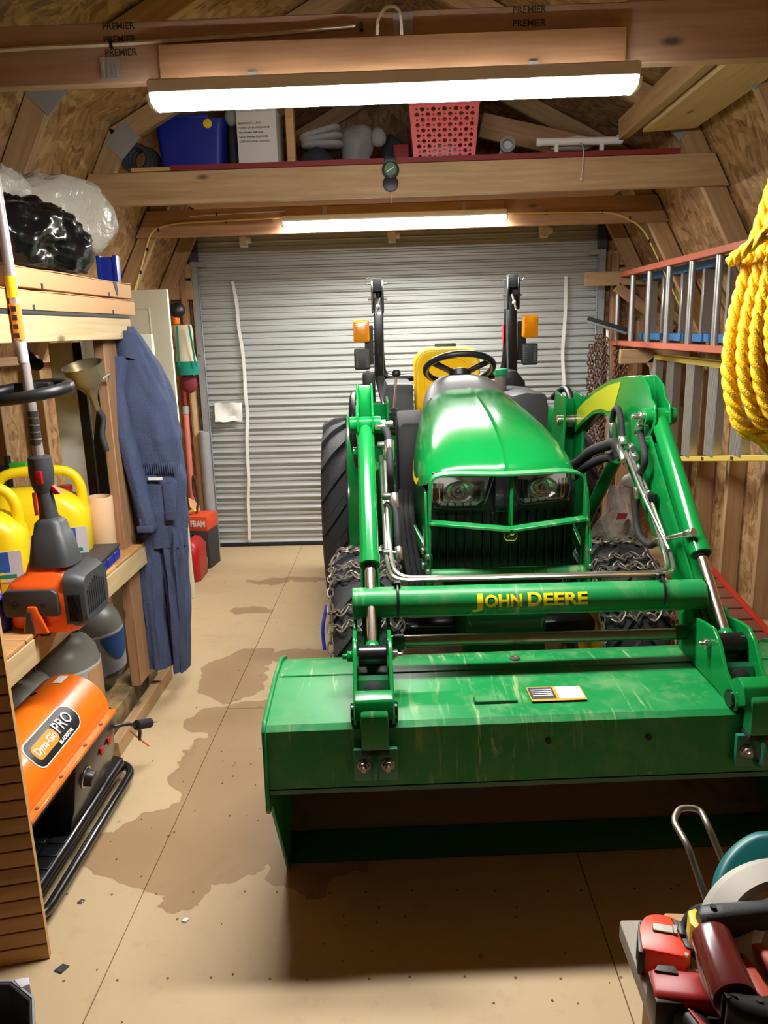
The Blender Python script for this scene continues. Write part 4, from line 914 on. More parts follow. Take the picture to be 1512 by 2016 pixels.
bg = MB().sph(BC, (.165, .335, .115), 96, 64)
def bagdef(p):
    q = p * 5.0; d = (p - BC).normalized()
    st_ = Vector((q.x, q.y * 1.0, q.z)); f_ = .04 * noise.noise(q) + .055 * ridged(st_ * 1.3 + Vector((3, 0, 0))) + .040 * ridged(q * 2.9) + .020 * ridged(q * 6.5 + Vector((0, 8, 0)))
    p = p + d * f_
    if p.z < 1.70: p.x = min(p.x, -1.04)
    low = 1.697 if p.x < -1.052 else 1.672 + .02 * noise.noise(q * 1.5)
    p.z = max(p.z, low + .006 * (1 + noise.noise(q * 2))); return p
bg.v = [bagdef(p) for p in bg.v]
B = bg.build('bin_bag', 'bag', None, ang=80); tag(B, 'glossy black bin bag lying on the cartons on the top shelf', 'bag')
PC = Vector((-1.28, 2.68, 1.90))
ps = MB().sph(PC, (.085, .52, .11), 120, 64)
def shdef(p):
    q = p * 4.2; d = (p - PC).normalized()
    f_ = .05 * noise.noise(q + Vector((6, 1, 2))) + .07 * ridged(q * 1.5 + Vector((1, 5, 0))) + .045 * ridged(q * 3.4) + .022 * ridged(q * 7.5)
    p = p + d * f_; k2 = min(1, max(0, (p.y - 2.75) / .25)); p.x += .13 * k2; p.z = PC.z + .035 * k2 + (p.z - PC.z) * (1 + .25 * k2)
    return Vector((max(p.x, -1.40), p.y, min(max(p.z, 1.70), 2.05)))
ps.v = [shdef(p) for p in ps.v]
o = ps.build('plastic_sheet', 'sheet', ang=80); tag(o, 'crumpled clear plastic sheet behind and above the black bin bag', 'plastic sheet')
o = MB().bb(-1.30, -1.285, 3.06, 3.16, 1.572, 1.88).build('grey_board', 'dkgrey', None, .004); tag(o, 'dark grey panel upright behind the bin bag', 'panel')
t = thing('blue_rack', 'blue plastic frame sticking up behind the cartons on the top shelf', 'plastic frame', (-1.14, 3.13, 1.57))
MB().prism([(-1.178, 1.575), (-1.178, 1.79), (-1.172, 1.795), (-1.108, 1.795), (-1.102, 1.79), (-1.102, 1.575)], 'y', 3.11, 3.13).build('face', 'blue', t, .004)
for x in (-1.172, -1.108): MB().bb(x - .008, x + .008, 3.10, 3.14, 1.52, 1.80).build('upright', 'blue', t, .003)
# yellow fuel cans
def fuelcan(loc, rz, label):
    t = thing('fuel_can', label, 'fuel can', loc, R(rz), 'yellow fuel cans on the middle shelf')
    CF[0] = TR(*loc) @ rotm(0, 0, rz)
    rings = []
    for z, w, d, x0 in ((0, .30, .17, 0), (.012, .325, .19, 0), (.16, .33, .195, 0), (.20, .325, .19, 0), (.245, .27, .175, -.01), (.275, .19, .13, -.03), (.285, .12, .09, -.04)):
        rings.append([(x0 + x, y, z) for x, y in rrect(w, d, min(w, d) * .30, 5)])
    b = MB().loft(rings).build('can_body', 'yplastic', t, ang=60)
    MB().tube(spl([(-.135, 0, .20), (-.135, 0, .285), (-.10, 0, .335), (.0, 0, .345), (.10, 0, .335), (.14, 0, .285), (.145, 0, .20)], 7), .018, 12).build('handle', 'yplastic', t)
    MB().box((0, -.097, .10), (.20, .006, .10)).build('raised_panel', 'yplastic', b, .003)
    MB().box((.118, -.0985, .10), (.075, .002, .10)).build('can_label', 'label_grey', t)
    MB().box((.100, -.0998, .115), (.036, .001, .065)).build('label_print', 'blue_ink', t)
    MB().box((.110, -.0998, .068), (.05, .001, .012)).build('label_band', 'tealcloth', t)
    MB().lathe([(.026, 0), (.026, .022), (.022, .026)], (-.10, 0, .255), (-.5, 0, .86), 14).build('cap', 'black', t)
    CF[0] = Matrix.Identity(4); return t
fuelcan((-1.31, 2.66, .693), 18, 'yellow fuel can on the middle shelf beside the peach tube')
fuelcan((-1.40, 2.36, .693), 18, 'yellow fuel can at the left, behind the trimmer engine')
t = thing('red_can', 'red plastic can at the left edge behind the trimmer engine', 'fuel can', (-1.30, 2.06, .693))
MB().loft([[(-1.30 + x, 2.06 + y, z) for x, y in rrect(w, w * .7, w * .25, 5)] for z, w in ((.693, .22), (.71, .24), (.84, .24), (.90, .18), (.93, .08))]).build('can_body', 'redp', t, ang=60)
MB().cyl((-1.30, 2.06, .925), (-1.30, 2.06, .955), .028, n=14).build('cap', 'black', t)
t = thing('red_jug', 'round red jug behind the peach tube on the shelf', 'jug', (-1.30, 2.86, .693))
MB().lathe([(.05, 0), (.065, .02), (.065, .14), (.05, .19), (.022, .215), (.02, .235)], (-1.30, 2.86, .693), (0, 0, 1), 22).build('jug_body', 'redp', t, ang=60)
MB().cyl((-1.30, 2.86, .925), (-1.30, 2.86, .945), .024, n=14).build('cap', 'redp', t)
t = thing('cardboard_tube', 'peach coloured tube standing at the end of the middle shelf', 'tube', (-1.155, 2.80, .693))
MB().lathe([(.046, 0), (.048, .004), (.048, .214), (.046, .218), (.040, .218), (.040, .02)], (-1.155, 2.80, .693), (.02, 0, 1), 28).build('tube_wall', 'peach', t)
t = thing('parts_organiser', 'low dark organiser box with blue drawers on the shelf edge', 'organiser', (-1.12, 2.60, .693), R(8))
CF[0] = TR(-1.105, 2.56, .693) @ rotm(0, 0, 4)
MB().bb(-.06, .05, -.16, .16, 0, .045).build('case', 'dkgrey', t, .004); MB().bb(-.065, .055, -.165, .165, .046, .054).build('lid', 'dkgrey', t, .003)
for k in range(4): MB().bb(.05, .054, -.15 + k * .078, -.15 + k * .078 + .07, .004, .036).build('drawer', 'blue', t, .002, 1)
CF[0] = Matrix.Identity(4)
t = thing('blue_bottle', 'small blue object at the left edge behind the trimmer engine', 'bottle', (-1.2, 2.02, .693))
MB().lathe([(.03, 0), (.032, .01), (.032, .08), (.02, .10), (.012, .11)], (-1.155, 2.02, .693), (0, 0, 1), 16).build('bottle_body', 'blue', t); MB().cyl((-1.155, 2.02, .80), (-1.155, 2.02, .825), .013, n=12).build('bottle_cap', 'white', t)
# green clip and black hose end on the wall behind
t = thing('tool_hanger', 'green clip holding a black tool handle above the yellow cans', 'tool hanger', (-1.46, 2.88, 1.0))
MB().bb(-1.51, -1.445, 2.86, 2.90, .985, 1.035).build('clip', mat('bright_green_plastic', c(64, 178, 46), .45), t, .006)
MB().cyl((-1.70, 2.88, .995), (-1.51, 2.88, 1.008), .020, n=14).build('tool_handle', 'black', t, .003); MB().cyl((-1.525, 2.88, .94), (-1.52, 2.88, 1.06), .012, n=10).build('tool_collar', 'black', t)
t = thing('tube_tool', 'black tube with round end hanging under the top shelf', 'tool', (-1.37, 2.9, 1.40))
MB().cyl((-1.44, 2.9, 1.50), (-1.375, 2.9, 1.41), .016, n=12).build('barrel', 'black', t); MB().sph((-1.37, 2.9, 1.40), (.026, .026, .024)).build('round_end', 'black_matte', t); MB().cyl((-1.378, 2.88, 1.418), (-1.392, 2.88, 1.44), .02, n=12).build('collar', 'dkgrey', t)
# boards and doors standing behind the shelf
o = MB().bb(-1.335, -1.243, 2.935, 2.95, .694, 1.476).build('pale_board', mat('pale_grey_green_board', c(224, 226, 210), .6, 0, .05, 6), None, .004); tag(o, 'pale grey-green board standing at the end of the middle shelf', 'board')
o = MB().bb(-1.240, -1.207, 2.93, 2.95, .694, 1.476).build('black_strip', 'black', None, .003); tag(o, 'narrow black upright strip between the pale board and white door', 'board')
def paneldoor(cx, y, w, h, rz, label, z0=.0):
    t = thing('panel_door', label, 'door', (cx, y, z0), R(rz), 'white doors stored on the left'); CF[0] = TR(cx, y, z0) @ rotm(0, 0, rz)
    MB().bb(-w / 2, w / 2, 0, .033, 0, h).build('slab', 'door_white', t, .003)
    for z0_, z1_ in ((h * .06, h * .34), (h * .40, h * .76), (h * .82, h * .945)):
        fr = [(-w / 2 + .10, z0_), (w / 2 - .10, z0_), (w / 2 - .10, z1_), (-w / 2 + .10, z1_)]
        MB().tube([(x, -.002, z) for x, z in fr], .010, 6, True).build('panel_moulding', 'door_white', t)
        MB().bb(-w / 2 + .14, w / 2 - .14, -.006, .002, z0_ + .04, z1_ - .04).build('raised_panel', 'door_white', t, .006)
    CF[0] = Matrix.Identity(4); return t
paneldoor(-1.225, 3.36, .30, 1.50, 0, 'narrow white panelled door behind the brass funnel')
paneldoor(-1.43, 4.20, .38, 1.73, 2, 'tall cream panelled door standing behind the blue coverall')
# funnel, dark jacket
t = thing('funnel', 'dull brass funnel hung on the shelf post', 'funnel', (-1.13, 2.82, 1.30))
ax = Vector((-.12, -.30, 1)).normalized(); q0 = Vector((-1.128, 2.78, 1.305))
MB().lathe([(.010, -.075), (.014, -.020), (.034, .012), (.062, .044), (.066, .082), (.074, .098), (.071, .098), (.062, .080), (.058, .046), (.030, .014), (.011, -.016), (.008, -.07)], q0, ax, 28, False).build('bowl', 'brass', t, ang=50)
MB().tube(spl([q0 - ax * .07, q0 - ax * .11 + Vector((.01, 0, 0)), Vector((-1.112, 2.80, 1.14)), Vector((-1.10, 2.80, 1.08))], 5), [.010] * 15 + [.008], 10).build('spout', 'dkgrey', t)
MB().tube([q0 + ax * .05 + Vector((.05, .01, -.01)), q0 + ax * .06 + Vector((.075, .03, 0)), q0 + ax * .03 + Vector((.06, .04, 0))], .004, 6).build('hanging_loop', 'galv', t)
rings = []
for k in range(16):
    s = k / 15; z = 1.34 - .66 * s; w = .035 + .045 * min(1, s * 1.4); cx = -1.215 - .03 * min(1, s * 2)
    rings.append([(cx + w * math.cos(a) * (1 + .12 * math.sin(3 * a + s * 6)), 3.19 + .045 * math.sin(a) * (1 + .2 * math.sin(5 * a + s * 4)), z) for a in [2 * PI * i / 20 for i in range(20)]])
t = thing('dark_jacket', 'dark olive jacket hanging between the shelf post and white door', 'jacket', (-1.23, 3.1, .68)); MB().loft(rings).build('jacket_body', 'olive', t, ang=70); MB().tube([(-1.20, 3.18, 1.335), (-1.15, 3.05, 1.38), (-1.112, 2.957, 1.36)], .006, 6).build('hanging_loop', 'olive', t)
MB().loft([[(-1.175 + .03 * math.cos(a), 3.19 + .03 * math.sin(a), 1.40 - .35 * k / 8) for a in [2 * PI * i / 12 for i in range(12)]] for k in range(9)]).build('jacket_sleeve', 'olive', t, ang=70)
# ------------------------------------------------------------------ blue coverall
t = thing('coverall', 'navy blue coverall hanging from the end of the shelf unit', 'coverall', (-1.0, 3.03, .1))
def cloth(secs, n=60, amp=.13, folds=9, seed=0, m='denim', name='torso'):
    S = []; N = 64
    for i in range(N):
        u = i / (N - 1) * (len(secs) - 1); k = min(int(u), len(secs) - 2); f_ = u - k; f_ = f_ * f_ * (3 - 2 * f_)
        z, x0, x1, y, d = [secs[k][q] * (1 - f_) + secs[k + 1][q] * f_ for q in range(5)]
        cx, rx = (x0 + x1) / 2, (x1 - x0) / 2
        ring = []
        for j in range(n):
            a = 2 * PI * j / n; q = 1 + .16 * (.4 - abs(noise.noise(Vector((math.cos(a) * 3.2 + seed, math.sin(a) * 3.2, z * 7.5 + a * .8))))) + amp * math.sin(folds * a + 2.2 * z + seed) * (.5 + .5 * math.sin(3 * z + seed)) + amp * 1.3 * noise.noise(Vector((math.cos(a) * 2, math.sin(a) * 2, z * 5 + seed * 7)))
            ring.append((cx + rx * q * math.copysign(abs(math.cos(a)) ** .8, math.cos(a)), y + d * q * math.copysign(abs(math.sin(a)) ** .8, math.sin(a)), z + .006 * noise.noise(Vector((a * 3, z * 9, seed)))))
        S.append(ring)
    return MB().loft(S).build(name, m, t, ang=75)
YC = 3.02
cloth([(1.53, -1.075, -1.035, YC, .03), (1.48, -1.09, -1.005, YC, .05), (1.38, -1.10, -.95, YC, .07), (1.25, -1.125, -.91, YC, .085), (1.10, -1.12, -.885, YC, .09), (.99, -1.10, -.895, YC, .075), (.93, -1.105, -.89, YC, .08), (.80, -1.11, -.898, YC, .085), (.66, -1.10, -.905, YC, .07)], seed=1)
cloth([(.72, -1.10, -.99, YC - .02, .06), (.55, -1.105, -1.00, YC - .02, .06), (.35, -1.10, -1.01, YC - .02, .06), (.14, -1.10, -1.00, YC - .02, .06)], seed=3, name='trouser_leg')
cloth([(.72, -1.0, -.905, YC + .01, .07), (.55, -1.0, -.912, YC + .01, .07), (.35, -1.0, -.918, YC + .01, .065), (.11, -1.0, -.942, YC + .01, .065)], seed=5, name='trouser_leg')
cloth([(1.42, -1.10, -1.04, YC - .05, .04), (1.30, -1.13, -1.06, YC - .075, .045), (1.12, -1.10, -1.04, YC - .10, .045), (.95, -1.07, -1.01, YC - .11, .04), (.80, -1.045, -.985, YC - .115, .035), (.755, -1.04, -.985, YC - .115, .036)], n=24, seed=7, name='sleeve')
MB().bb(-1.045, -.982, YC - .158, YC - .078, .748, .775).build('cuff', 'denim', t, .006)
MB().sheet([[(-1.09 + .09 * i / 5, YC - .055 - .025 * math.sin(PI * i / 5), 1.515 - .05 * j - .02 * (i - 2.5) ** 2 / 6) for j in range(3)] for i in range(6)], .006).build('collar', 'denim', t, ang=70)
for k in range(16): MB().box((-1.015 + k * .0088, YC - .085, .99), (.0035, .01, .045)).build('waist_gather', 'denim', t, .0015, 1)
MB().bb(-1.00, -.945, YC - .098, YC - .094, .945, .955).build('name_tape', 'whiteink', t)
MB().bb(-.95, -.905, YC - .088, YC - .082, .78, .925).build('pocket', 'denim', t, .003)
MB().tube(spl([(-1.11, YC - .07, .93), (-1.098, YC - .08, .85), (-1.085, YC - .07, .76), (-1.075, YC - .07, .70)], 5), .003, 5).build('side_zip', 'greyfab', t)
# ------------------------------------------------------------------ string trimmer hung up by its shaft
t = thing('string_trimmer', 'orange and grey string trimmer hanging engine down at the left', 'trimmer', (-1.015, 2.1, .66))
MB().cyl((-1.045, 2.105, 2.10), (-1.018, 2.10, 1.17), .0135, n=18).build('shaft', mat('silver_shaft', c(196, 186, 184), .3, .5), t)
def sx_(z): return -1.045 + (2.10 - z) / .97 * .027
for z0, z1, m in ((1.60, 1.655, 'yplastic'), (1.49, 1.585, 'orange_ink'), (1.36 + .07, 1.485, 'label_grey')):
    sl_ = MB().cyl((sx_(z0), 2.10, z0), (sx_(z1), 2.10, z1), .0143, n=18).build('shaft_sticker', m, t)
    if m == 'orange_ink':
        for k in range(4): MB().box((sx_(z0) , 2.0853, z0 + .012 + k * .023), (.014, .001, .013)).build('pictogram', 'ink', sl_)
for k in range(5): MB().cyl((sx_(1.20), 2.10, 1.205 + k * .0195), (sx_(1.2), 2.10, 1.221 + k * .0195), .0142, n=18).build('shaft_band', 'dkgrey', t)
hd = MB().tube([(-1.03 + .118 * math.cos(a) + .0, 2.085 + .10 * math.sin(a), 1.352 + .01 * math.cos(a) + .012 * math.sin(a)) for a in [2 * PI * k / 36 for k in range(36)]], .0165, 12, True).build('loop_handle', 'black', t)
MB().bb(-1.07, -.97, 2.11, 2.15, 1.335, 1.375).build('handle_clamp', 'black', hd, .008)
MB().lathe([(.018, 0), (.031, -.008), (.034, -.05), (.030, -.085), (.022, -.11)], (-1.018, 2.10, 1.178), (0, 0, 1), 22).build('throttle_housing', 'dkgrey', t, ang=50)
MB().bb(-1.020, -1.002, 2.062, 2.074, 1.10, 1.137).build('stop_switch', 'redp', t, .003); MB().prism([(-.992, 1.095), (-.968, 1.067), (-.985, 1.065), (-.996, 1.08)], 'y', 2.09, 2.11).build('trigger', 'redp', t, .002)
MB().cyl((-1.018, 2.10, 1.08), (-1.012, 2.10, .985), .022, .027, n=20).build('rear_grip', 'dkgrey', t); MB().bb(-1.04, -1.028, 2.072, 2.080, 1.01, 1.075).build('throttle_lock', 'trim_orange', t, .002)
MB().loft([[(-1.010 + x, 2.10 + y, z) for x, y in rrect(w, d, r, 4)] for z, w, d, r in ((1.0, .05, .05, .02), (.985, .078, .075, .025), (.955, .09, .085, .025), (.952, .097, .09, .025), (.88, .122, .11, .03), (.865, .128, .115, .03))]).build('clutch_housing', 'dkgrey', t, ang=50)
eb = MB().loft([[(-1.022 + x, 2.10 + y, z) for x, y in rrect(w, d, r, 4)] for z, w, d, r in ((.875, .11, .10, .03), (.845, .125, .12, .03), (.828, .19, .17, .03), (.81, .21, .19, .035), (.705, .205, .19, .035), (.682, .17, .16, .03))]).build('engine_cover', 'trim_orange', t, ang=50)
MB().loft([[(-1.048 + x, 2.004 + y, z) for x, y in rrect(w, .02, .006, 3)] for z, w in ((.738, .150), (.755, .160), (.805, .155), (.815, .13))]).build('cover_panel', 'dkgrey', eb, .003)
MB().prism([(-1.075, .690), (-1.055, .770), (-1.030, .770), (-1.002, .690)], 'y', 1.985, 2.0).build('filter_latch', 'trim_orange', eb, .006); MB().prism([(-1.068, .694), (-1.055, .758), (-1.044, .758), (-1.040, .694)], 'y', 1.982, 1.987).build('latch_insert', 'dkgrey', eb, .002)
for x in (-1.092, -1.012): MB().cyl((x, 1.99, .772), (x, 1.998, .772), .007, n=10).build('screw', 'black', eb)
mf = MB().loft([[(x, 2.10 + y, .775 + z) for y, z in rrect(d, h, .03, 4)] for x, d, h in ((-.955, .195, .165), (-.925, .19, .16), (-.902, .165, .135))]).build('muffler_cover', 'dkgrey', t, ang=50)
for k in range(9): MB().bb(-.9035, -.9005, 2.035 + k * .0145, 2.035 + k * .0145 + .007, .73, .825 - .006 * abs(k - 4)).build('vent_slot', 'black_matte', mf)
for k in range(9): MB().bb(-.945 + k * .0045, -.945 + k * .0045 + .002, 2.000, 2.004, .72, .80).build('vent_slot', 'black_matte', mf)
MB().cyl((-1.075, 2.03, .676), (-1.02, 2.03, .676), .010, n=12).build('starter_grip', 'black', t, .003); MB().bb(-1.135, -1.12, 2.05, 2.14, .66, .75).build('fuel_tank', 'black', t, .01)
# ------------------------------------------------------------------ propane tanks
def tank(loc, rz, blue, label):
    t = thing('propane_tank', label, 'gas tank', loc, R(rz), 'grey propane tanks under the shelf'); CF[0] = TR(*loc) @ rotm(0, 0, rz); r = .152
    MB().lathe([(.10, .03), (.13, .04), (r, .085), (r, .27), (.143, .315), (.12, .35), (.08, .378), (.03, .39)], (0, 0, 0), (0, 0, 1), 40).build('tank_body', 'tank', t, ang=50)
    MB().lathe([(.10, 0), (.105, .045), (.10, .045), (.095, 0)], (0, 0, 0), (0, 0, 1), 28, False).build('foot_ring', 'tank', t)
    MB().torus((0, 0, .425), .085, .008, (0, 0, 1), 28, 6, R(20), R(300)).build('collar', 'tank', t)
    for a in (40, 160, 280): MB().bar((.085 * math.cos(R(a)), .085 * math.sin(R(a)), .365), (.085 * math.cos(R(a)), .085 * math.sin(R(a)), .425), .03, .005, (math.cos(R(a)), math.sin(R(a)), 0)).build('collar_leg', 'tank', t)
    MB().cyl((0, 0, .385), (0, 0, .42), .02, n=12).build('valve', 'brass', t)
    def wrap(a0, a1, z0, z1, rr_, m, nm):
        n = 14; g_ = [[((r + rr_) * math.cos(R(a0 + (a1 - a0) * i / n)), (r + rr_) * math.sin(R(a0 + (a1 - a0) * i / n)), z) for z in (z0, z1)] for i in range(n + 1)]
        return MB().sheet(g_[::-1], .001).build(nm, m, t)
    wrap(-130, 40, .09, .262, .0015, 'label_grey', 'label_sleeve'); wrap(-130, 40, .262, .270, .002, 'whiteink', 'label_edge')
    if blue:
        sw_ = [[((r + .003) * math.cos(R(a_)), (r + .003) * math.sin(R(a_)), z) for z in (.256 - .115 * math.sin(PI * (a_ + 48) / 76) ** .7, .258)] for a_ in [-47 + 74 * i / 24 for i in range(25)]]; MB().sheet(sw_[::-1], .001).build('label_print', 'blue_ink', t)
        wrap(-60, -48, .12, .15, .0025, 'blue_ink', 'label_print')
    else:
        wrap(-95, -40, .23, .25, .0025, 'blue_ink', 'label_print')
        for k in range(7): wrap(-95, -55 + (k % 3) * 5, .112 + k * .016, .118 + k * .016, .0025, 'ink', 'label_line')
        wrap(-25, 30, .09, .255, .0022, 'cardboard', 'label_sticker'); wrap(-38, -22, .10, .14, .0026, 'blue_ink', 'label_print')
    CF[0] = Matrix.Identity(4); return t
tank((-1.40, 3.10, 0), 0, True, 'grey propane tank with blue label beside the shelf post')
tank((-1.36, 2.74, 0), 0, False, 'grey propane tank with printed instruction label, middle of the three')
tank((-1.36, 2.38, 0), 0, True, 'grey propane tank nearest the orange heater')
# timber on the floor
o = beam('worn_timber', (-1.155, 2.46, .06), (-1.155, 3.13, .06), .085, .12, 'timber_worn'); tag(o, 'weathered timber on the floor along the shelf unit', 'timber')
o = beam('lumber_length', (-1.078, 2.50, .03), (-1.078, 3.16, .03), .038, .06, 'pine'); tag(o, 'pine lumber lying on the floor along the outer side of the timber', 'lumber')
# ------------------------------------------------------------------ forced-air heater
t = thing('kerosene_heater', 'orange and black forced-air heater on the floor under the shelf', 'heater', (-1.08, 2.0, 0))
HX, HZ, HR, Y0, Y1 = -1.075, .345, .125, 1.63, 2.20
rows = [[(HX + HR * math.cos(a), y, HZ + HR * math.sin(a)) for a in [PI * k / 24 for k in range(25)]] for y in (Y0, 1.8, 1.95, Y1)]
hs = MB().sheet(rows, .003).build('upper_shell', 'orange', t, ang=60)
for s in (-1, 1): MB().bb(*sorted((HX + s * HR, HX + s * (HR + .022))), Y0, Y1, HZ - .008, HZ + .004).build('shell_flange', 'orange', hs, .002, 1)
for y in (1.68, 1.82, 1.98, 2.10): MB().cyl((HX + HR + .012, y, HZ + .004), (HX + HR + .012, y, HZ + .008), .006, n=8).build('screw', 'rodsteel', hs)
for y in (1.70, 1.90, 2.08):
    a = R(112); MB().prism([(-.012, 0), (.012, 0), (0, .012)], 'z', 0, .003, TR(HX + HR * math.cos(a), y, HZ + HR * math.sin(a)) @ Matrix.Rotation(R(90) - a, 4, 'Y')).build('vent_cut', 'black_matte', hs)
def bent(x, y, h): a = R(52) + x / HR; return None
def onshell(u, v, h=0.0): a = R(43) + v / HR; q = HR + .0012 + h; return (HX + q * math.cos(a), u, HZ + q * math.sin(a))
def badge(w, h_, cu, m, nm, lift):
    outl = rrect(w, h_, h_ * .42, 6); n = 10; b = MB(); rws = []
    ys = sorted(set([round(p[0], 4) for p in outl])); g_ = []
    for yy in ys:
        vs = [p[1] for p in outl if abs(p[0] - yy) < 2e-4]; v0, v1 = min(vs), max(vs)
        g_.append([onshell(cu + yy, v0 + (v1 - v0) * k / n, lift) for k in range(n + 1)])
    return b.sheet(g_, .0008).build(nm, m, hs)
badge(.270, .088, 1.90, 'whiteink', 'badge_border', .0000); badge(.262, .080, 1.90, 'black', 'badge', .0008); badge(.125, .044, 1.848, 'orange_ink', 'badge_field', .0016)
def htext(s, u, v, size, m, fit=None):
    text('badge_lettering', s, size, m, Matrix.Identity(4), hs, depth=.0003, bold=.0006, bend=lambda p: onshell(u + p.x, v + p.y, .0026 + p.z), fit=fit)
htext('Dyna-Glo', 1.848, .0, .030, 'whiteink', .108); htext('PRO', 1.958, .004, .050, 'label_grey', .088); htext('BLACKSTAR', 1.93, -.029, .014, 'whiteink', .08)
MB().sheet([[onshell(2.135 + .05 * i / 3, .088 + .028 * j / 3, .0004) for j in range(4)] for i in range(4)], .0005).build('plain_sticker', 'whiteink', hs)
ls = [[(HX + HR * math.cos(a), y, HZ + HR * math.sin(a)) for a in [PI + PI * k / 16 for k in range(17)]] for y in (Y0, 1.9, Y1)]
MB().sheet(ls, .003).build('lower_shell', 'black_gloss', t, ang=60)
MB().cyl((HX, Y1 - .03, HZ), (HX, Y1 - .02, HZ), HR - .004, n=32).build('fan_guard', 'black_matte', t)
cp = MB().prism([(HX - .10, .10), (HX + .085, .10), (HX + .105, .17), (HX + .125, .30), (HX + .115, .336), (HX - .115, .336)], 'y', 1.93, 2.24).build('control_housing', 'black_gloss', t, .006)
MB().bar((HX + .124, 1.95, .318), (HX + .124, 2.22, .318), .004, .022).build('control_strip', 'grey', cp)
MB().cyl((HX + .112, 2.0, .235), (HX + .142, 2.0, .228), .026, .022, n=20).build('thermostat_knob', 'black', cp, .003); MB().torus((HX + .118, 2.0, .234), .03, .003, (1, 0, -.2), 22, 6).build('knob_ring', 'steel', cp)
for y in (2.12, 2.18): MB().bb(HX + .118, HX + .124, y - .012, y + .012, .24, .262).build('switch', 'redp', cp, .002)
tk = MB().loft([[(HX + x, y, z) for x, y in [(p, q + 2.01) for p, q in rrect(w, l, .04, 5)]] for z, w, l in ((.035, .16, .70), (.045, .18, .74), (.075, .18, .74), (.085, .16, .72))]).build('fuel_tank', 'black_gloss', t, ang=50)
for i in range(5):
    for j in range(3): MB().bb(HX - .09 + j * .06, HX - .04 + j * .06, 1.68 + i * .055, 1.72 + i * .055, .084, .089).build('tank_rib', 'black', tk, .002, 1)
for s in (-1, 1): MB().tube(rpath([(HX, 1.64, .040), (HX + s * .118, 1.66, .040), (HX + s * .118, 2.36, .040), (HX, 2.42, .040)], .06, 5), .014, 10).build('skid_tube', 'black_gloss', t)
MB().tube(spl([(HX + .10, 2.24, .26), (HX + .14, 2.30, .24), (HX + .15, 2.36, .19), (HX + .14, 2.38, .14)], 6), .006, 8).build('power_cord', 'black', t)
MB().cyl((HX + .15, 2.34, .215), (HX + .175, 2.40, .19), .017, n=12).build('plug', 'black_matte', t, .003)
for dx in (-.006, .006): MB().cyl((HX + .175 + dx, 2.40, .19), (HX + .183 + dx, 2.425, .18), .002, n=6).build('plug_pin', 'steel', t)
MB().tube(spl([(HX + .13, 2.33, .20), (HX + .14, 2.38, .14), (HX + .155, 2.42, .09)], 5), .003, 6).build('cable_tie_tail', 'orange', t)
# ------------------------------------------------------------------ beadboard panel
t = thing('beadboard_panel', 'brown beadboard panel with level grooves standing at the left edge', 'panel', (-1.2, 1.53, 0))
pa, pb = Vector((-.906, 1.578, 0)), Vector((-1.50, 1.44, 0)); d = (pa - pb).normalized(); W_ = (pa - pb).length
X0 = Matrix(((d.x, -d.y, 0, pb.x), (d.y, d.x, 0, pb.y), (0, 0, 1, 0), (0, 0, 0, 1)))
MB().bb(0, W_, .004, .014, 0, 1.30).build('panel_core', 'bead', t, X=X0)
b0 = None; hb_ = .0445
for k in range(29):
    X = X0 @ TR(W_ / 2, 0, .003 + k * hb_)
    if b0 is None: b0 = MB().bb(-W_ / 2, W_ / 2, -.004, .004, 0, hb_ - .004).build('board', 'bead', t, .0022, 2, X=X)
    else: clone(b0, X, t)
MB().bb(W_, W_ + .0015, -.004, .014, 0, 1.30).build('pale_edge', 'tan_board', t, X=X0)
# ------------------------------------------------------------------ back left corner
t = thing('tote_bag', 'beige tote bag with teal bottom hanging by the roll-up door', 'bag', (-1.36, 4.93, 1.24))
rings = []
for k in range(12):
    s = k / 11; z = 1.245 + .31 * s; w = .07 - .012 * s + .006 * math.sin(s * 9); rings.append([(-1.37 + .012 * s * -1 + w * math.cos(a), 4.95 + .035 * math.sin(a) * (1.2 - .5 * s), z) for a in [2 * PI * i / 20 for i in range(20)]])
MB().loft(rings[3:]).build('canvas_body', 'beige', t, ang=70); MB().loft([[(x * 1.02 + 1.37 * .02, y, z) for x, y, z in r_] for r_ in rings[:4]]).build('teal_bottom', 'tealcloth', t, ang=70)
for x in (-1.405, -1.33): MB().sheet([[(x + .012 * i + (.02 if x > -1.35 else -.01) * (1 - j / 5), 4.905 - .002 * j, 1.30 + .25 * j / 5) for j in range(6)] for i in range(2)], .002).build('strap', 'tealcloth', t)
t = thing('red_bag', 'dark red bag hanging below the tote bag', 'bag', (-1.37, 4.97, 1.10)); MB().sph((-1.375, 4.97, 1.19), (.055, .03, .065)).build('bag_body', mat('dark_red_cloth', c(120, 40, 48), .85, 0, .15, 20, bump=.2, bs=60), t); MB().torus((-1.375, 4.97, 1.24), .025, .004, (0, 1, 0), 16, 6).build('bag_handle', 'redtrim', t)
t = thing('disc_sander', 'black round sander disc hanging above the tote bag', 'sander', (-1.41, 4.95, 1.6)); MB().lathe([(.045, 0), (.048, .01), (.03, .028), (.008, .032)], (-1.405, 4.96, 1.645), (.3, -1, .1), 22).build('disc', 'black', t); MB().cyl((-1.42, 4.965, 1.56), (-1.42, 4.965, 1.61), .024, n=14).build('orange_body', 'orange', t, .004)

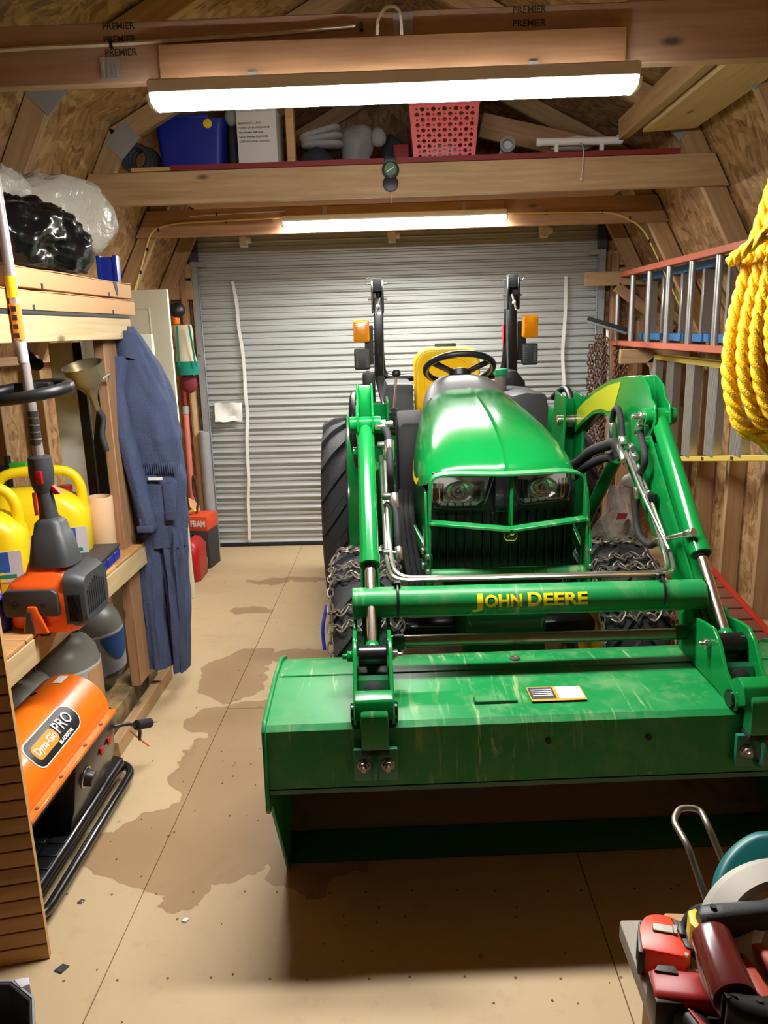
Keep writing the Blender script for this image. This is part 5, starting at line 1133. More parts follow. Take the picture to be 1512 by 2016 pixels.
o = MB().lathe([(.036, 0), (.036, .86), (.032, .86), (.032, .01)], (-1.345, 5.12, 0), (0, 0, 1), 22, False).build('steel_pipe', 'galv'); tag(o, 'galvanised pipe standing by the door post', 'pipe')
t = thing('digging_bar', 'faded red long-handled bar leaning in the back left corner', 'tool', (-1.45, 5.06, 0)); MB().cyl((-1.452, 5.08, .30), (-1.455, 5.12, 1.02), .020, n=14).build('pink_handle', 'pinkpaint', t, .002); MB().cyl((-1.455, 5.12, 1.02), (-1.46, 5.13, 1.22), .015, n=14).build('dark_end', 'redtrim', t); MB().cyl((-1.455, 5.117, .98), (-1.455, 5.121, 1.03), .023, n=14).build('ferrule', 'galv', t); MB().cyl((-1.45, 5.06, .0), (-1.452, 5.08, .30), .018, n=12).build('lower_bar', 'rodsteel', t)
o = beam('wood_stake', (-1.402, 5.14, .0), (-1.41, 5.17, 1.12), .03, .02, 'pine'); tag(o, 'thin wooden stake standing beside the faded red bar', 'stake')
t = thing('bent_hook', 'rusty bent steel hook rising from the oil filter carton', 'hook', (-1.36, 4.9, .38)); MB().tube(spl([(-1.375, 4.88, .34), (-1.355, 4.88, .45), (-1.36, 4.88, .56), (-1.375, 4.88, .60), (-1.38, 4.88, .50), (-1.36, 4.88, .42)], 6), .008, 8).build('hook_rod', 'rustchain', t)
t = thing('filter_carton', 'orange and black carton printed FRAM on the floor by the door track', 'carton', (-1.345, 4.88, 0), R(-8)); CF[0] = TR(-1.345, 4.88, 0) @ rotm(0, 0, -8)
MB().bb(-.075, .075, -.09, .09, 0, .255).build('carton_lower', 'dark_carton', t, .003); MB().bb(-.075, .075, -.09, .09, .255, .35).build('carton_upper', 'red_ink', t, .003)
text('carton_lettering', 'FRAM', .055, 'whiteink', TR(.012, -.0915, .30) @ FACE_CAM, t, bold=.002, fit=.098)
for k in range(3): MB().box((-.01, -.091, .20 - k * .02), (.07 - .015 * k, .001, .007)).build('carton_print', 'whiteink', t)
MB().box((.03, -.091, .05), (.06, .001, .06)).build('carton_print', 'label_grey', t)
for s in (-1, 1): MB().bar((-.075, s * .09, .35), (-.10, s * .13, .41), .002, .12, (0, 1, 0)).build('carton_flap', 'cardboard', t)
CF[0] = Matrix.Identity(4)
o = MB().cyl((-1.42, 4.86, .36), (-1.37, 4.84, .385), .012, n=12).build('yellow_tube', 'ladder_yellow'); tag(o, 'short yellow tube lying in the oil filter carton', 'tube')
t = thing('petrol_can', 'red petrol can on the floor in front of the oil filter carton', 'fuel can', (-1.34, 4.62, 0))
MB().loft([[(-1.355 + x, 4.62 + y, z) for x, y in rrect(w, d, .04, 4)] for z, w, d in ((.0, .13, .22), (.01, .15, .24), (.20, .15, .24), (.25, .10, .18), (.262, .05, .1))]).build('can_body', 'redp', t, ang=50); MB().cyl((-1.355, 4.60, .26), (-1.355, 4.60, .29), .02, n=12).build('cap', 'black', t)
o = MB().prism([(-1.42, 0), (-1.285, .0), (-1.29, .17), (-1.33, .26), (-1.345, .42), (-1.42, .42)], 'y', 4.395, 4.402).build('broken_board', 'white', None, .002); tag(o, 'broken white panel piece standing beside the red petrol can', 'panel')
# ------------------------------------------------------------------ right side: ladders, chains, rope, ramp
t = thing('extension_ladder', 'long ladder with orange rails hung level on the right wall', 'ladder', (1.41, 4.2, 1.36))
YF, YN = 5.28, 2.75
for z in (1.787, 1.363):
    MB().bb(1.385, 1.435, YN, YF, z - .016, z + .016).build('rail', 'ladder_orange', t, .003, 1)
for k in range(8): MB().cyl((1.41, 5.225 - k * .327, 1.37), (1.41, 5.225 - k * .327, 1.78), .0165, n=14).build('rung', 'alu', t)
t = thing('blue_ladder', 'ladder with blue rails hung behind the orange ladder', 'ladder', (1.53, 4.2, 1.40))
for z in (1.76, 1.405):
    MB().bb(1.50, 1.57, 2.8, 5.05, z - .02, z + .02).build('rail', 'ladder_blue', t, .004, 1)
for k in range(7):
    y = 4.93 - k * .305; MB().bb(1.50, 1.57, y - .014, y + .014, 1.42, 1.74).build('step', 'alu', t, .003, 1)
    MB().bb(1.49, 1.50, y - .05, y + .05, 1.385, 1.425).build('step_cap', 'ladder_blue', t, .002, 1)
# stepladder with yellow rails, tapering towards the camera
t = thing('stepladder', 'stepladder with yellow rails and ribbed aluminium treads hung below the orange ladder', 'ladder', (1.56, 4.0, .74))
zt = lambda y: 1.284 + .006 * (y - 4.9); zb_ = lambda y: .62 + (5.0 - y) * .170
MB().bar((1.56, 5.0, zt(5.0)), (1.56, 3.0, zt(3.0)), .08, .028, (0, 0, 1)).build('rail', 'ladder_yellow', t, .003, 1)
MB().bar((1.56, 5.0, zb_(5.0)), (1.56, 3.0, zb_(3.0)), .08, .028, (0, 0, 1)).build('rail', 'ladder_yellow', t, .003, 1)
for k in range(6):
    y = 4.78 - k * .31; st_ = MB().bb(1.52, 1.526, y - .055, y + .055, zb_(y) + .012, zt(y) - .012).build('tread', 'tread_alu', t)
    for q in range(8): MB().bb(1.516, 1.521, y - .052 + q * .0135, y - .052 + q * .0135 + .006, zb_(y) + .014, zt(y) - .014).build('tread_rib', 'tread_alu', st_)
    MB().bb(1.518, 1.56, y - .060, y - .054, zb_(y) + .012, zt(y) - .012).bb(1.518, 1.56, y + .054, y + .060, zb_(y) + .012, zt(y) - .012).build('tread_flange', 'alu', st_)
for k in range(4):
    y = 4.62 - k * .35; MB().box((1.519, y, zb_(y)), (.002, .03, .016)).build('rail_mark', 'ink', t)
MB().bar((1.515, 4.86, zt(4.86)), (1.515, 4.62, .98), .012, .02, (1, 0, 0)).build('spreader', 'alu', t)
# wall brackets
for (y, z, x0) in ((4.62, 1.735, 1.17), (4.62, 1.29, 1.30)):
    t = thing('wall_bracket', 'pine bracket arm ' + ('carrying the orange ladder' if z > 1.5 else 'under the orange ladder behind the loader arm'), 'bracket', (x0, y, z), 0, 'pine brackets on the right wall')
    yy = 5.12 if z > 1.5 else 4.80
    beam('arm', (x0 if z > 1.5 else x0 + .02, yy, z + (.03 if z > 1.5 else 0)), (1.74, yy, z + (.03 if z > 1.5 else 0)), .038, .085, 'pine', t)
    beam('strut', (x0 + .2, yy, z - .02), (1.74, yy, z - .30), .038, .06, 'pine_dark', t)
# push broom
t = thing('push_broom', 'black push broom hanging by the door on the right', 'broom', (1.3, 5.06, .3))
MB().bar((1.185, 5.08, 1.505), (1.42, 5.02, 1.425), .05, .018).build('broom_head', 'grey', t, .003); MB().bar((1.185, 5.08, 1.525), (1.42, 5.02, 1.445), .055, .026).build('bristles', 'black_matte', t, .004)
MB().cyl((1.31, 5.06, 1.46), (1.37, 5.10, .35), .012, n=10).build('handle', 'white', t)
# hanging chains
k_ = 0
for (x, y, z0, z1, lb) in ((1.20, 5.06, 1.36, .42, 'rusty chain hanging nearest the door track'), (1.235, 5.04, 1.42, .30, 'second rusty chain from the door track'), (1.275, 5.02, 1.40, .36, 'third rusty chain from the door track'), (1.345, 4.98, 1.32, .52, 'rusty chain hanging just left of the pine bracket'), (1.385, 4.96, 1.34, .25, 'rusty chain hanging furthest from the door track')):
    k_ += 1; b = MB(); pts = resample([(x + .006 * math.sin(i * 1.3 + k_), y + .006 * math.cos(i * 1.7), z0 + (z1 - z0) * i / 30) for i in range(31)], .026); chain_links(b, pts, .011, .0042, 5, 4)
    pts = resample([(x + .016 + .006 * math.sin(i * 1.1 + k_), y - .012, z0 + (z1 - z0) * .93 * i / 30) for i in range(31)], .026); chain_links(b, pts, .011, .0042, 5, 4)
    o = b.build('hanging_chain', 'rustchain'); tag(o, lb, 'chain', 'rusty chains on the right')
t = thing('carrier_bag', 'thin white carrier bag hanging behind the right front tyre', 'bag', (1.05, 3.55, .5))
rows = [[(1.0 + (-.10 + .20 * i / 8) * (.35 + .9 * (1 - j / 8)) , 3.56 + .05 * math.sin(i * 1.2 + j) * (1 - j / 10), .48 + .27 * j / 8 + .01 * math.sin(i * 2)) for j in range(9)] for i in range(9)]
MB().sheet(rows, .001).build('bag_body', 'poly', t, ang=80); MB().sph((1.06, 3.56, .77), (.05, .03, .035), 12, 8).build('knot', 'poly', t)
text('bag_print', 'REWARD', .03, 'redp', TR(1.0, 3.49, .58) @ FACE_CAM, t) if False else MB().prism([(.975, .60), (1.02, .605), (1.03, .63), (.985, .632)], 'y', 3.492, 3.494).build('bag_print', mat('faint_red_print', c(150, 40, 52), .6), t)
for i, (x, y, x2, y2, m, lb) in enumerate(((1.34, 4.70, 1.42, 4.95, 'pine_dark', 'tall rough board leaning behind the hydraulic hoses'),)):
    o = beam('leaning_board', (x, y, .0), (x2, y2, 1.1), .09 if i == 0 else .04, .02, m, up=(0, -1, 0)); tag(o, lb, 'board')
# red ramp on the floor
t = thing('loading_ramp', 'red framed loading ramp with wooden treads on the floor at right', 'ramp', (1.38, 3.3, 0))
ra, rb = Vector((0, 3.95, .19)), Vector((0, 2.75, .03)); dd = (rb - ra)
for x in (1.14, 1.62): MB().bar((x, ra.y, ra.z), (x, rb.y, rb.z), .03, .045).build('side_rail', 'redpaint', t, .003)
for k in range(11):
    p = ra + dd * ((k + .5) / 11); MB().bar((1.155, p.y, p.z + .005), (1.605, p.y, p.z + .005), .095, .018, (0, -.13, 1)).build('tread_board', 'reddish', t, .003)
MB().bar((1.14, ra.y, ra.z), (1.62, ra.y, ra.z), .03, .045).build('end_rail', 'redpaint', t, .003)
# coil of yellow rope
t = thing('rope_coil', 'thick coil of twisted yellow rope hanging at the right edge', 'rope', (.95, 2.0, 1.17))
def twist(path, r, closed=False):
    P = spl(path, 16, closed); P = resample(P, .006); b = MB(); N = len(P); L = 0; acc = [0]
    for i in range(1, N): acc.append(acc[-1] + (P[i] - P[i - 1]).length)
    T_ = [(P[min(i + 1, N - 1)] - P[max(i - 1, 0)]).normalized() for i in range(N)]; a, e = frame(T_[0]); F_ = []
    for i in range(N):
        a = (a - T_[i] * a.dot(T_[i])).normalized(); F_.append((a.copy(), a.cross(T_[i])))
    for s in range(3):
        pts = []
        for i in range(N):
            ph = acc[i] / (r * 5.2) * 2 * PI * .80 + s * 2 * PI / 3; pts.append(P[i] + F_[i][0] * (r * .52 * math.cos(ph)) + F_[i][1] * (r * .52 * math.sin(ph)))
        b.tube(pts, r * .56, 6)
    return b
RY = 2.0
TOPX, TOPZ = .985, 1.97
def coil(x0, zl, xb, zb2, x1, y):
    """one hanging loop: top -> left bulge (x0, zl) -> bottom (xb, zb2) -> right (x1)"""
    return [(TOPX - .02, y * .3 + RY, TOPZ), ((TOPX + x0) / 2 - .005, RY + y * .8, (TOPZ + zl) / 2 + .10), (x0 + .018, RY + y, zl + .14), (x0, RY + y, zl), (x0 + .012, RY + y, zl - .10), (x0 + .045, RY + y, (zl + zb2) / 2 - .06), ((x0 + xb) / 2 + .02, RY + y, zb2 + .035), (xb, RY + y, zb2), ((xb + x1) / 2 + .02, RY + y, zb2 + .04), (x1, RY + y, (zl + zb2) / 2), (x1 + .0, RY + y, zl + .1), ((TOPX + x1) / 2, RY + y * .7, TOPZ - .15), (TOPX + .02, RY + y * .3, TOPZ)]
loops = [coil(.824, 1.42, .97, 1.165, 1.13, .0), coil(.842, 1.44, .975, 1.185, 1.11, -.036), coil(.862, 1.46, .985, 1.205, 1.10, -.058), coil(.838, 1.40, .99, 1.15, 1.12, .036), coil(.886, 1.50, .985, 1.25, 1.08, -.074), coil(.912, 1.52, 1.0, 1.30, 1.07, -.062), coil(.870, 1.43, 1.0, 1.18, 1.09, .02), coil(.935, 1.56, .99, 1.37, 1.05, -.04), coil(.90, 1.46, 1.02, 1.22, 1.10, -.02)]
for lp in loops: twist(lp, .0165).build('rope_loop', 'rope', t, ang=70)
twist([(.880, RY - .07, 1.690), (.852, RY - .075, 1.680), (.826, RY - .06, 1.655), (.818, RY, 1.632), (.830, RY + .03, 1.64), (.86, RY + .03, 1.66)], .0145).build('rope_knot', 'rope', t, ang=70)
MB().cyl((TOPX, 1.96, TOPZ - .01), (TOPX, 2.13, TOPZ + .01), .014, n=10).build('rope_peg', 'rodsteel', t); MB().bb(TOPX - .02, TOPX + .02, 2.13, 2.158, TOPZ - .03, 2.16).build('peg_plate', 'galv', t)
# ------------------------------------------------------------------ loft contents
ZD = 2.216
t = thing('blue_tote', 'dark blue plastic tote on the loft above the middle beam', 'tote', (-.95, 3.95, ZD))
MB().loft([[(-.945 + x, 3.95 + y, z) for x, y in rrect(w, .36, .03, 4)] for z, w in ((ZD, .28), (ZD + .19, .31), (ZD + .20, .32), (ZD + .225, .32))]).build('tote_body', 'blue', t, ang=40)
MB().lathe([(.018, 0), (.02, .008), (.012, .01)], (-.855, 3.765, ZD + .20), (0, -1, 0), 14).build('tote_latch', 'yplastic', t); MB().bb(-1.05, -.85, 3.758, 3.77, ZD + .225, ZD + .24).build('tote_rim', 'blue', t, .003)
t = thing('hose_coil', 'dark grey coiled duct at the left end of the loft', 'duct', (-1.21, 3.8, ZD))
for k in range(4): MB().torus((-1.205 + .008 * k, 3.78 + .03 * k, ZD + .07), .058, .012, (.2, -1, .15), 24, 8).build('coil_turn', 'dkgrey', t)
t = thing('white_carton', 'white carton with a typed label standing on the loft', 'carton', (-.63, 3.9, ZD))
MB().bb(-.725, -.545, 3.76, 3.98, ZD, ZD + .245).build('box_body', 'paper', t, .003); MB().bb(-.727, -.543, 3.758, 3.982, ZD + .247, ZD + .255).build('box_lid', 'paper', t, .002)
for k, s in enumerate(('BEIGECOLT L. LIFTS', 'DO NOT LIFT BY WHEELS OR UP', 'Net Weight: 0.00 KGS', 'Gross Weight: 00.00 KGS', 'CARTON: 0 OF 00, CONTENTS')):
    text('typed_line', s, .011, 'ink', TR(-.715, 3.7585, ZD + .195 - k * .019) @ FACE_CAM, t, depth=.0002, bold=.0002, align='LEFT', fit=(.10, .14, .11, .13, .14)[k])
o = MB().loft([[(-.757 + .024 * math.cos(a) * s, 3.84 + .05 * math.sin(a) * s, ZD + z) for a in [2 * PI * i / 16 for i in range(16)]] for z, s in ((0, .8), (.05, 1.05), (.14, 1.0), (.20, .7), (.23, .3))]).build('dark_sack', 'loftdark', None, ang=70); tag(o, 'dark sack between the blue tote and white carton', 'sack')
o = MB().sph((-.755, 3.80, ZD + .235), (.03, .03, .04)).build('white_bundle', 'greyfab'); lumpy; tag(o, 'small pale bundle on top of the dark sack', 'bundle'); 
o = MB().bb(-.51, -.47, 3.80, 3.86, ZD, ZD + .28).build('tan_roll', 'tan_board', None, .012); tag(o, 'tan upright piece beside the white carton on the loft', 'board')
def pile(name, ctr, r_, m, label, cat, seed, amp=.03):
    b = MB().sph(ctr, r_, 26, 16); lumpy(b, amp, 9, seed); b.v = [Vector((p.x, p.y, max(p.z, ZD + .001))) for p in b.v]; o = b.build(name, m, None, ang=75); return tag(o, label, cat)
pile('dark_bag', (-.375, 3.86, ZD + .045), (.085, .10, .055), 'loftdark', 'dark bag under the grey folded pad on the loft', 'bag', 1)
t = thing('folded_pad', 'pale grey folded pad lying on the dark bag on the loft', 'pad', (-.34, 3.84, ZD + .09))
for k in range(3):
    b = MB().loft([[(-.345 + x * s, 3.84 + y * s, z) for x, y in rrect(.20, .13, .05, 5)] for z, s in ((ZD + .098 + k * .026, .93), (ZD + .106 + k * .026, 1.0), (ZD + .118 + k * .026, .96))]); b.xf(TR(-.345, 3.84, ZD + .12) @ rotm(0, -7 * k, 0) @ TR(.345, -3.84, -ZD - .12)); b.build('pad_layer', 'greyfab', t, ang=60)
pile('grey_cover', (-.19, 3.90, ZD + .10), (.07, .08, .115), 'greyfab', 'grey fabric cover bunched up beside the folded pad', 'cover', 4, .035)
pile('charcoal_sack', (-.02, 4.00, ZD + .08), (.06, .07, .10), 'loftdark', 'charcoal sack behind the hanging compass on the loft', 'sack', 6)
pile('pale_bundle', (-.09, 3.86, ZD + .14), (.035, .03, .045), 'greyfab', 'small round grey bundle on the charcoal sack', 'bundle', 8, .012)
o = MB().bb(-.02, .05, 3.83, 3.85, ZD, ZD + .10).xf(TR(0, 0, 0)).build('red_folder', 'redtrim', None, .003); tag(o, 'dark red folder leaning beside the pink basket', 'folder')
# pink basket with real holes
def basket():
    t = thing('pink_basket', 'pink plastic basket with round holes standing on the loft', 'basket', (.212, 3.9, ZD))
    bm = bmesh.new(); W0, W1, Hh = .27, .31, .245
    cols, rws = 11, 10
    def pt(s, z, y): w = W0 + (W1 - W0) * z / Hh; return (.212 + (s - .5) * w, y - .02 * z / Hh, ZD + .004 + z)
    b = MB(); holes = {}
    cw, chh = 1.0 / (cols + 1.2), Hh / (rws + 1.4)
    # grid of cells, each an 8-gon ring (big or small hole)
    for r in range(rws):
        for q in range(cols):
            s0 = .6 * cw + q * cw; z0 = chh * .7 + r * chh; big = (r + q) % 2 == 0; rad = .43 if big else .20
            oc = [(0, 0), (.5, 0), (1, 0), (1, .5), (1, 1), (.5, 1), (0, 1), (0, .5)]
            inn_ = [(.5 + rad * math.cos(R(225 + 45 * k)), .5 + rad * math.sin(R(225 + 45 * k))) for k in range(8)]
            k0 = len(b.v)
            for y in (3.765, 3.769):
                b.v += [Vector(pt(s0 + u * cw, z0 + v * chh, y)) for u, v in oc] + [Vector(pt(s0 + u * cw, z0 + v * chh, y)) for u, v in inn_]
            for k in range(8):
                a, c2 = k, (k + 1) % 8
                b.f += [(k0 + a, k0 + c2, k0 + 8 + c2, k0 + 8 + a), (k0 + 16 + a, k0 + 24 + a, k0 + 24 + c2, k0 + 16 + c2), (k0 + 8 + a, k0 + 8 + c2, k0 + 24 + c2, k0 + 24 + a)]
    z1 = chh * .7 + rws * chh; s1 = .6 * cw + cols * cw
    for (sa, sb, za, zb2) in ((0, 1, 0, chh * .7), (0, 1, z1, Hh), (0, .6 * cw, chh * .7, z1), (s1, 1, chh * .7, z1)):
        v = [pt(sa, za, 3.765), pt(sb, za, 3.765), pt(sb, zb2, 3.765), pt(sa, zb2, 3.765)]; v += [(x, y + .004, z) for x, y, z in v]
        b.add(v, [(0, 1, 2, 3), (4, 7, 6, 5), (0, 4, 5, 1), (1, 5, 6, 2), (2, 6, 7, 3), (3, 7, 4, 0)])
    b.build('front_wall', 'pink', t)
    for s in (0, 1):
        p0, p1 = pt(s, 0, 3.767), pt(s, Hh, 3.767); MB().add([p0, (p0[0], 3.95, p0[2]), (p1[0], 3.97, p1[2]), p1], [(0, 1, 2, 3)]).sheet([[p0, p1], [(p0[0], 3.95, p0[2]), (p1[0], 3.97, p1[2])]], .004).build('side_wall', 'pink', t)
    MB().bb(.08, .345, 3.765, 3.95, ZD + .001, ZD + .006).build('base', 'pink', t); MB().bb(.075, .35, 3.945, 3.955, ZD + .004, ZD + .245).build('back_wall', 'pink', t)
    MB().tube([(.057, 3.745, ZD + .248), (.367, 3.745, ZD + .248), (.367, 3.97, ZD + .248), (.057, 3.97, ZD + .248)], .008, 8, True).build('rim', 'pink', t)
    return t
basket()
o = pile('basket_cloth', (.21, 3.86, ZD + .05), (.11, .065, .05), 'paper', 'white cloth lying inside the pink basket', 'cloth', 9, .015)
for p in o.data.vertices: pass
t = thing('pipe_elbow', 'grey plastic pipe elbow on the loft beside the pink basket', 'pipe fitting', (.49, 3.74, ZD))
MB().lathe([(.030, 0), (.034, .004), (.034, .03), (.026, .032), (.022, .03), (.022, .005)], (.49, 3.735, ZD + .056), (0, -.1, .0) and (-.1, -1, .1), 22, False).build('socket', 'greyfab', t); MB().tube(spl([(.49, 3.735, ZD + .056), (.49, 3.77, ZD + .05), (.48, 3.80, ZD + .03), (.475, 3.82, ZD + .012)], 6), .024, 14).build('bend', 'label_grey', t); MB().bb(.455, .52, 3.73, 3.78, ZD, ZD + .03).build('foot', 'grey', t, .006)
t = thing('tube_lamp', 'white tube with capped ends on the loft at right, pull string hanging', 'tube lamp', (.80, 3.70, ZD))
MB().cyl((.615, 3.70, ZD + .062), (.985, 3.70, ZD + .056), .0165, n=18).build('tube', 'white', t)
for x in (.612, .965): MB().cyl((x, 3.70, ZD + .0615), (x + .026, 3.70, ZD + .0605), .0185, n=18).build('end_cap', 'white', t, .002)
for x in (.70, .90): MB().bb(x - .008, x + .008, 3.69, 3.71, ZD, ZD + .048).build('cradle', 'white', t)
MB().tube(spl([(.80, 3.682, ZD + .05), (.80, 3.612, ZD + .012), (.799, 3.606, ZD - .06), (.795, 3.606, ZD - .10)], 6), .0025, 6).build('pull_string', 'wcable', t); MB().sph((.794, 3.606, ZD - .112), (.006, .006, .010), 8, 6).build('string_knot', 'wcable', t)
pile('paper_bundle', (.80, 3.83, ZD + .075), (.10, .06, .03), 'paper', 'crumpled white paper behind the white tube on the loft', 'paper', 11, .02)
o = MB().bb(.42, .95, 3.95, 3.99, ZD, ZD + .05).build('dark_case', 'loftdark', None, .006); tag(o, 'long dark case at the back of the loft behind the white tube', 'case')
o = beam('loft_board', (.40, 4.03, ZD + .215), (.98, 4.03, ZD + .075), .03, .11, 'pine_dark', None, up=(0, 0, 1)); tag(o, 'sloping board stored on the loft to the right of the pink basket', 'board')
t = thing('compass', 'black hinged compass with green dial hung on the middle beam', 'compass', (-.034, 3.61, 2.1))
MB().lathe([(.036, 0), (.038, .004), (.036, .014), (.031, .014), (.030, .010)], (-.034, 3.620, 2.168), (0, -1, .05), 30).build('case', 'black', t); MB().lathe([(.027, 0), (.027, .002)], (-.034, 3.609, 2.170), (0, -1, .05), 26).build('dial', 'dial', t)
MB().bar((-.05, 3.605, 2.16), (-.018, 3.605, 2.178), .002, .004).build('needle', 'whiteink', t)
MB().lathe([(.034, 0), (.034, .008), (.028, .010)], (-.035, 3.620, 2.112), (0, -1, .05), 26).build('lid', 'black', t); MB().cyl((-.034, 3.605, 2.138), (-.034, 3.598, 2.138), .008, n=12).build('hinge', 'dkgrey', t)
MB().bb(-.06, -.01, 3.608, 3.620, 2.196, 2.225).build('hook_clip', 'black', t, .004); MB().tube([(-.035, 3.615, 2.08), (-.034, 3.612, 2.06), (-.035, 3.612, 2.03)], .0015, 5).build('cord', 'wcable', t)
# ------------------------------------------------------------------ foreground: bench corner with tools
t = thing('work_bench', 'grey weathered bench top at the lower right corner', 'bench', (.5, .6, 0))
for k in range(3): beam('bench_board', (.332 + k * .094, .922, .664), (.332 + k * .094, .10, .664), .092, .03, 'grey_wood', t)
for x, y in ((.34, .86), (.34, .16), (.54, .86), (.54, .16)): beam('leg', (x, y, 0), (x, y, .648), .06, .04, 'pine_dark', t, up=(0, 1, 0))
o = MB().prism([(.345, .917), (.40, .914), (.52, .90), (.52, .45), (.37, .45), (.352, .70)], 'z', .680, .694).build('tan_board', 'tan_board', None, .002, 1); tag(o, 'tan offcut board lying on the bench under the tools', 'board')
# tape measure lying on its side
t = thing('tape_measure', 'orange and black tape measure on the bench corner', 'tape measure', (.325, .85, .68), R(-12)); CF[0] = TR(.322, .850, .680) @ rotm(0, 0, -14)
bp = rrect(.062, .066, .02, 5); prof_ = [(-.028, -.032), (.030, -.034), (.032, .010), (.022, .030), (.0, .036), (-.020, .030), (-.031, .008)]
MB().prism([Vector(p) for p in rpath([(x, y, 0) for x, y in prof_ + prof_[:1]], .012, 3)][:-1], 'z', .002, .040).build('case', 'tape_orange', t, .003)
MB().prism([(-.034, -.012), (-.030, .022), (-.012, .036), (-.012, .030), (-.026, .018), (-.028, -.012)], 'z', .001, .034).build('rubber_grip', 'black', t, .003); MB().prism([(-.033, -.034), (-.033, .0), (-.027, .0), (-.024, -.035)], 'z', .0, .036).build('rubber_grip', 'black', t, .003)
MB().prism([(.010, .030), (.024, .022), (.034, -.008), (.034, -.022), (.024, -.020), (.018, .005)], 'z', .036, .043).build('lock_button', 'dkgrey', t, .003); MB().bb(.018, .026, -.004, .020, .042, .047).build('button_ridge', 'black', t, .002)
MB().bb(-.014, .012, .000, .014, .0405, .0425).build('belt_clip', 'steel', t, .001, 1); MB().bb(.012, .016, .0, .014, .0405, .044).build('clip_bend', 'steel', t)
MB().bb(.026, .040, -.034, -.031, .004, .022).build('tape_hook', 'brass', t); MB().cyl((.024, -.030, .038), (.024, -.030, .041), .003, n=8).build('screw', 'steel', t)
CF[0] = Matrix.Identity(4)
# drill lying head up
t = thing('cordless_drill', 'red and black cordless drill on the bench below the tape measure', 'drill', (.31, .75, .68))
CF[0] = TR(.310, .752, .705) @ rotm(0, 0, -8)
MB().loft([[(x, y, z) for y, z in rrect(w, h, .010, 4, 0, .012)] for x, w, h in ((-.034, .040, .040), (-.030, .044, .046), (.020, .046, .048), (.034, .044, .046), (.038, .036, .040))]).build('motor_housing', 'reddrill', t, ang=40)
MB().prism([(-.034, -.026), (-.036, .02), (-.008, .022), (-.002, -.024)], 'z', -.015, .030).build('chuck_collar', 'black', t, .004); MB().prism([(-.030, .012), (-.024, .022), (-.004, .022), (-.002, .010)], 'z', .030, .038).build('grey_panel', 'dkgrey', t, .002)
hp_ = MB().loft([[Vector((.004 + .035 * s, -.022 - .075 * s, .005)) + Vector((x, 0, z)) for x, z in rrect(.036, .038, .014, 4)] for s in (0, .3, .6, 1.0)]).build('grip', 'black', t, ang=50)
MB().prism([(.0, -.024), (.006, -.028), (.028, -.060), (.050, -.095), (.036, -.094), (.018, -.062)], 'z', .0235, .0265).build('grip_inlay', 'reddrill', t, .001)
for k in range(6): MB().box((.028 + .005 * k, -.034 - .010 * k, .0245), (.016, .004, .002)).build('grip_ridge', 'black_matte', hp_, .0008, 1)
MB().prism([(.034, -.026), (.050, -.028), (.056, -.05), (.042, -.052)], 'z', .002, .022).build('trigger', 'redp', t, .003); MB().bb(.045, .056, -.064, -.056, .012, .022).build('direction_switch', 'whiteink', t)
CF[0] = Matrix.Identity(4)
t = thing('drill_chuck', 'dark red ring of a second tool at the bottom edge beside the drill', 'power tool', (.27, .69, .68))
MB().lathe([(.020, 0), (.024, .004), (.024, .03), (.018, .034)], (.272, .700, .712), (.2, -1, .1), 20).build('collar', 'maroon', t); MB().lathe([(.026, .03), (.026, .06), (.02, .07)], (.272, .700, .712), (.2, -1, .1), 20).build('tool_body', 'black', t); MB().bb(.25, .31, .60, .66, .681, .71).build('tool_foot', 'black', t, .006)
# teal circular saw: guard disc leaning towards the camera, teal upper guard behind it
t = thing('circular_saw', 'teal circular saw with pale grey blade guard lying on the bench', 'saw', (.47, .78, .694))
gc = Vector((.44, .74, .78)); gn = Vector((-.22, -.50, .84)).normalized(); gb = Vector((0, 1, .25)); gb = (gb - gn * gb.dot(gn)).normalized(); ga = gb.cross(gn)
def gpt(r, a, h): return gc + ga * (r * math.cos(a)) + gb * (r * math.sin(a)) + gn * h
MB().lathe([(.020, .008), (.045, .010), (.055, .017), (.076, .014), (.083, .020), (.107, .012), (.115, .002), (.115, -.010), (.11, -.014)], gc, gn, 56).build('blade_guard', 'guard', t, ang=30)
MB().lathe([(.020, .006), (.020, .018), (.012, .021)], gc, gn, 20).build('arbor_cap', 'steel', t)
ring = []
for k in range(22):
    ad = 55 + 74 * k / 21; a = R(ad); ro = .157 - .042 * max(0, (ad - 86) / 42) ** 1.2; ring.append([gpt(.095, a, -.012), gpt(ro - .010, a, -.008), gpt(ro, a, -.018), gpt(ro, a, -.050), gpt(ro - .010, a, -.060), gpt(.095, a, -.062)])
UG = MB().loft(ring).build('upper_guard', 'teal', t, .005, ang=40)
MB().loft([[gc + gn * h + ga * x + gb * y for x, y in rrect(w, w, .03, 5)] for h, w in ((-.012, .09), (-.03, .10), (-.05, .09), (-.06, .07))]).build('motor_housing', 'teal', t, ang=40)
MB().tube(spl([(.395, .872, .740), (.372, .872, .735), (.357, .866, .722), (.352, .852, .708), (.360, .83, .703)], 6), .007, 10).build('power_cord', 'black_matte', t)
# bent rusty rod handle behind the saw
P = rpath([(.395, .83, .700), (.371, .915, .800), (.3665, .962, .806), (.386, .992, .806), (.414, .990, .806), (.414, .955, .800), (.445, .86, .70)], .012, 5)
o = MB().tube(P, .0045, 10).build('rod_handle', 'rodsteel'); tag(o, 'bent rusty rod handle standing up behind the teal saw', 'handle')
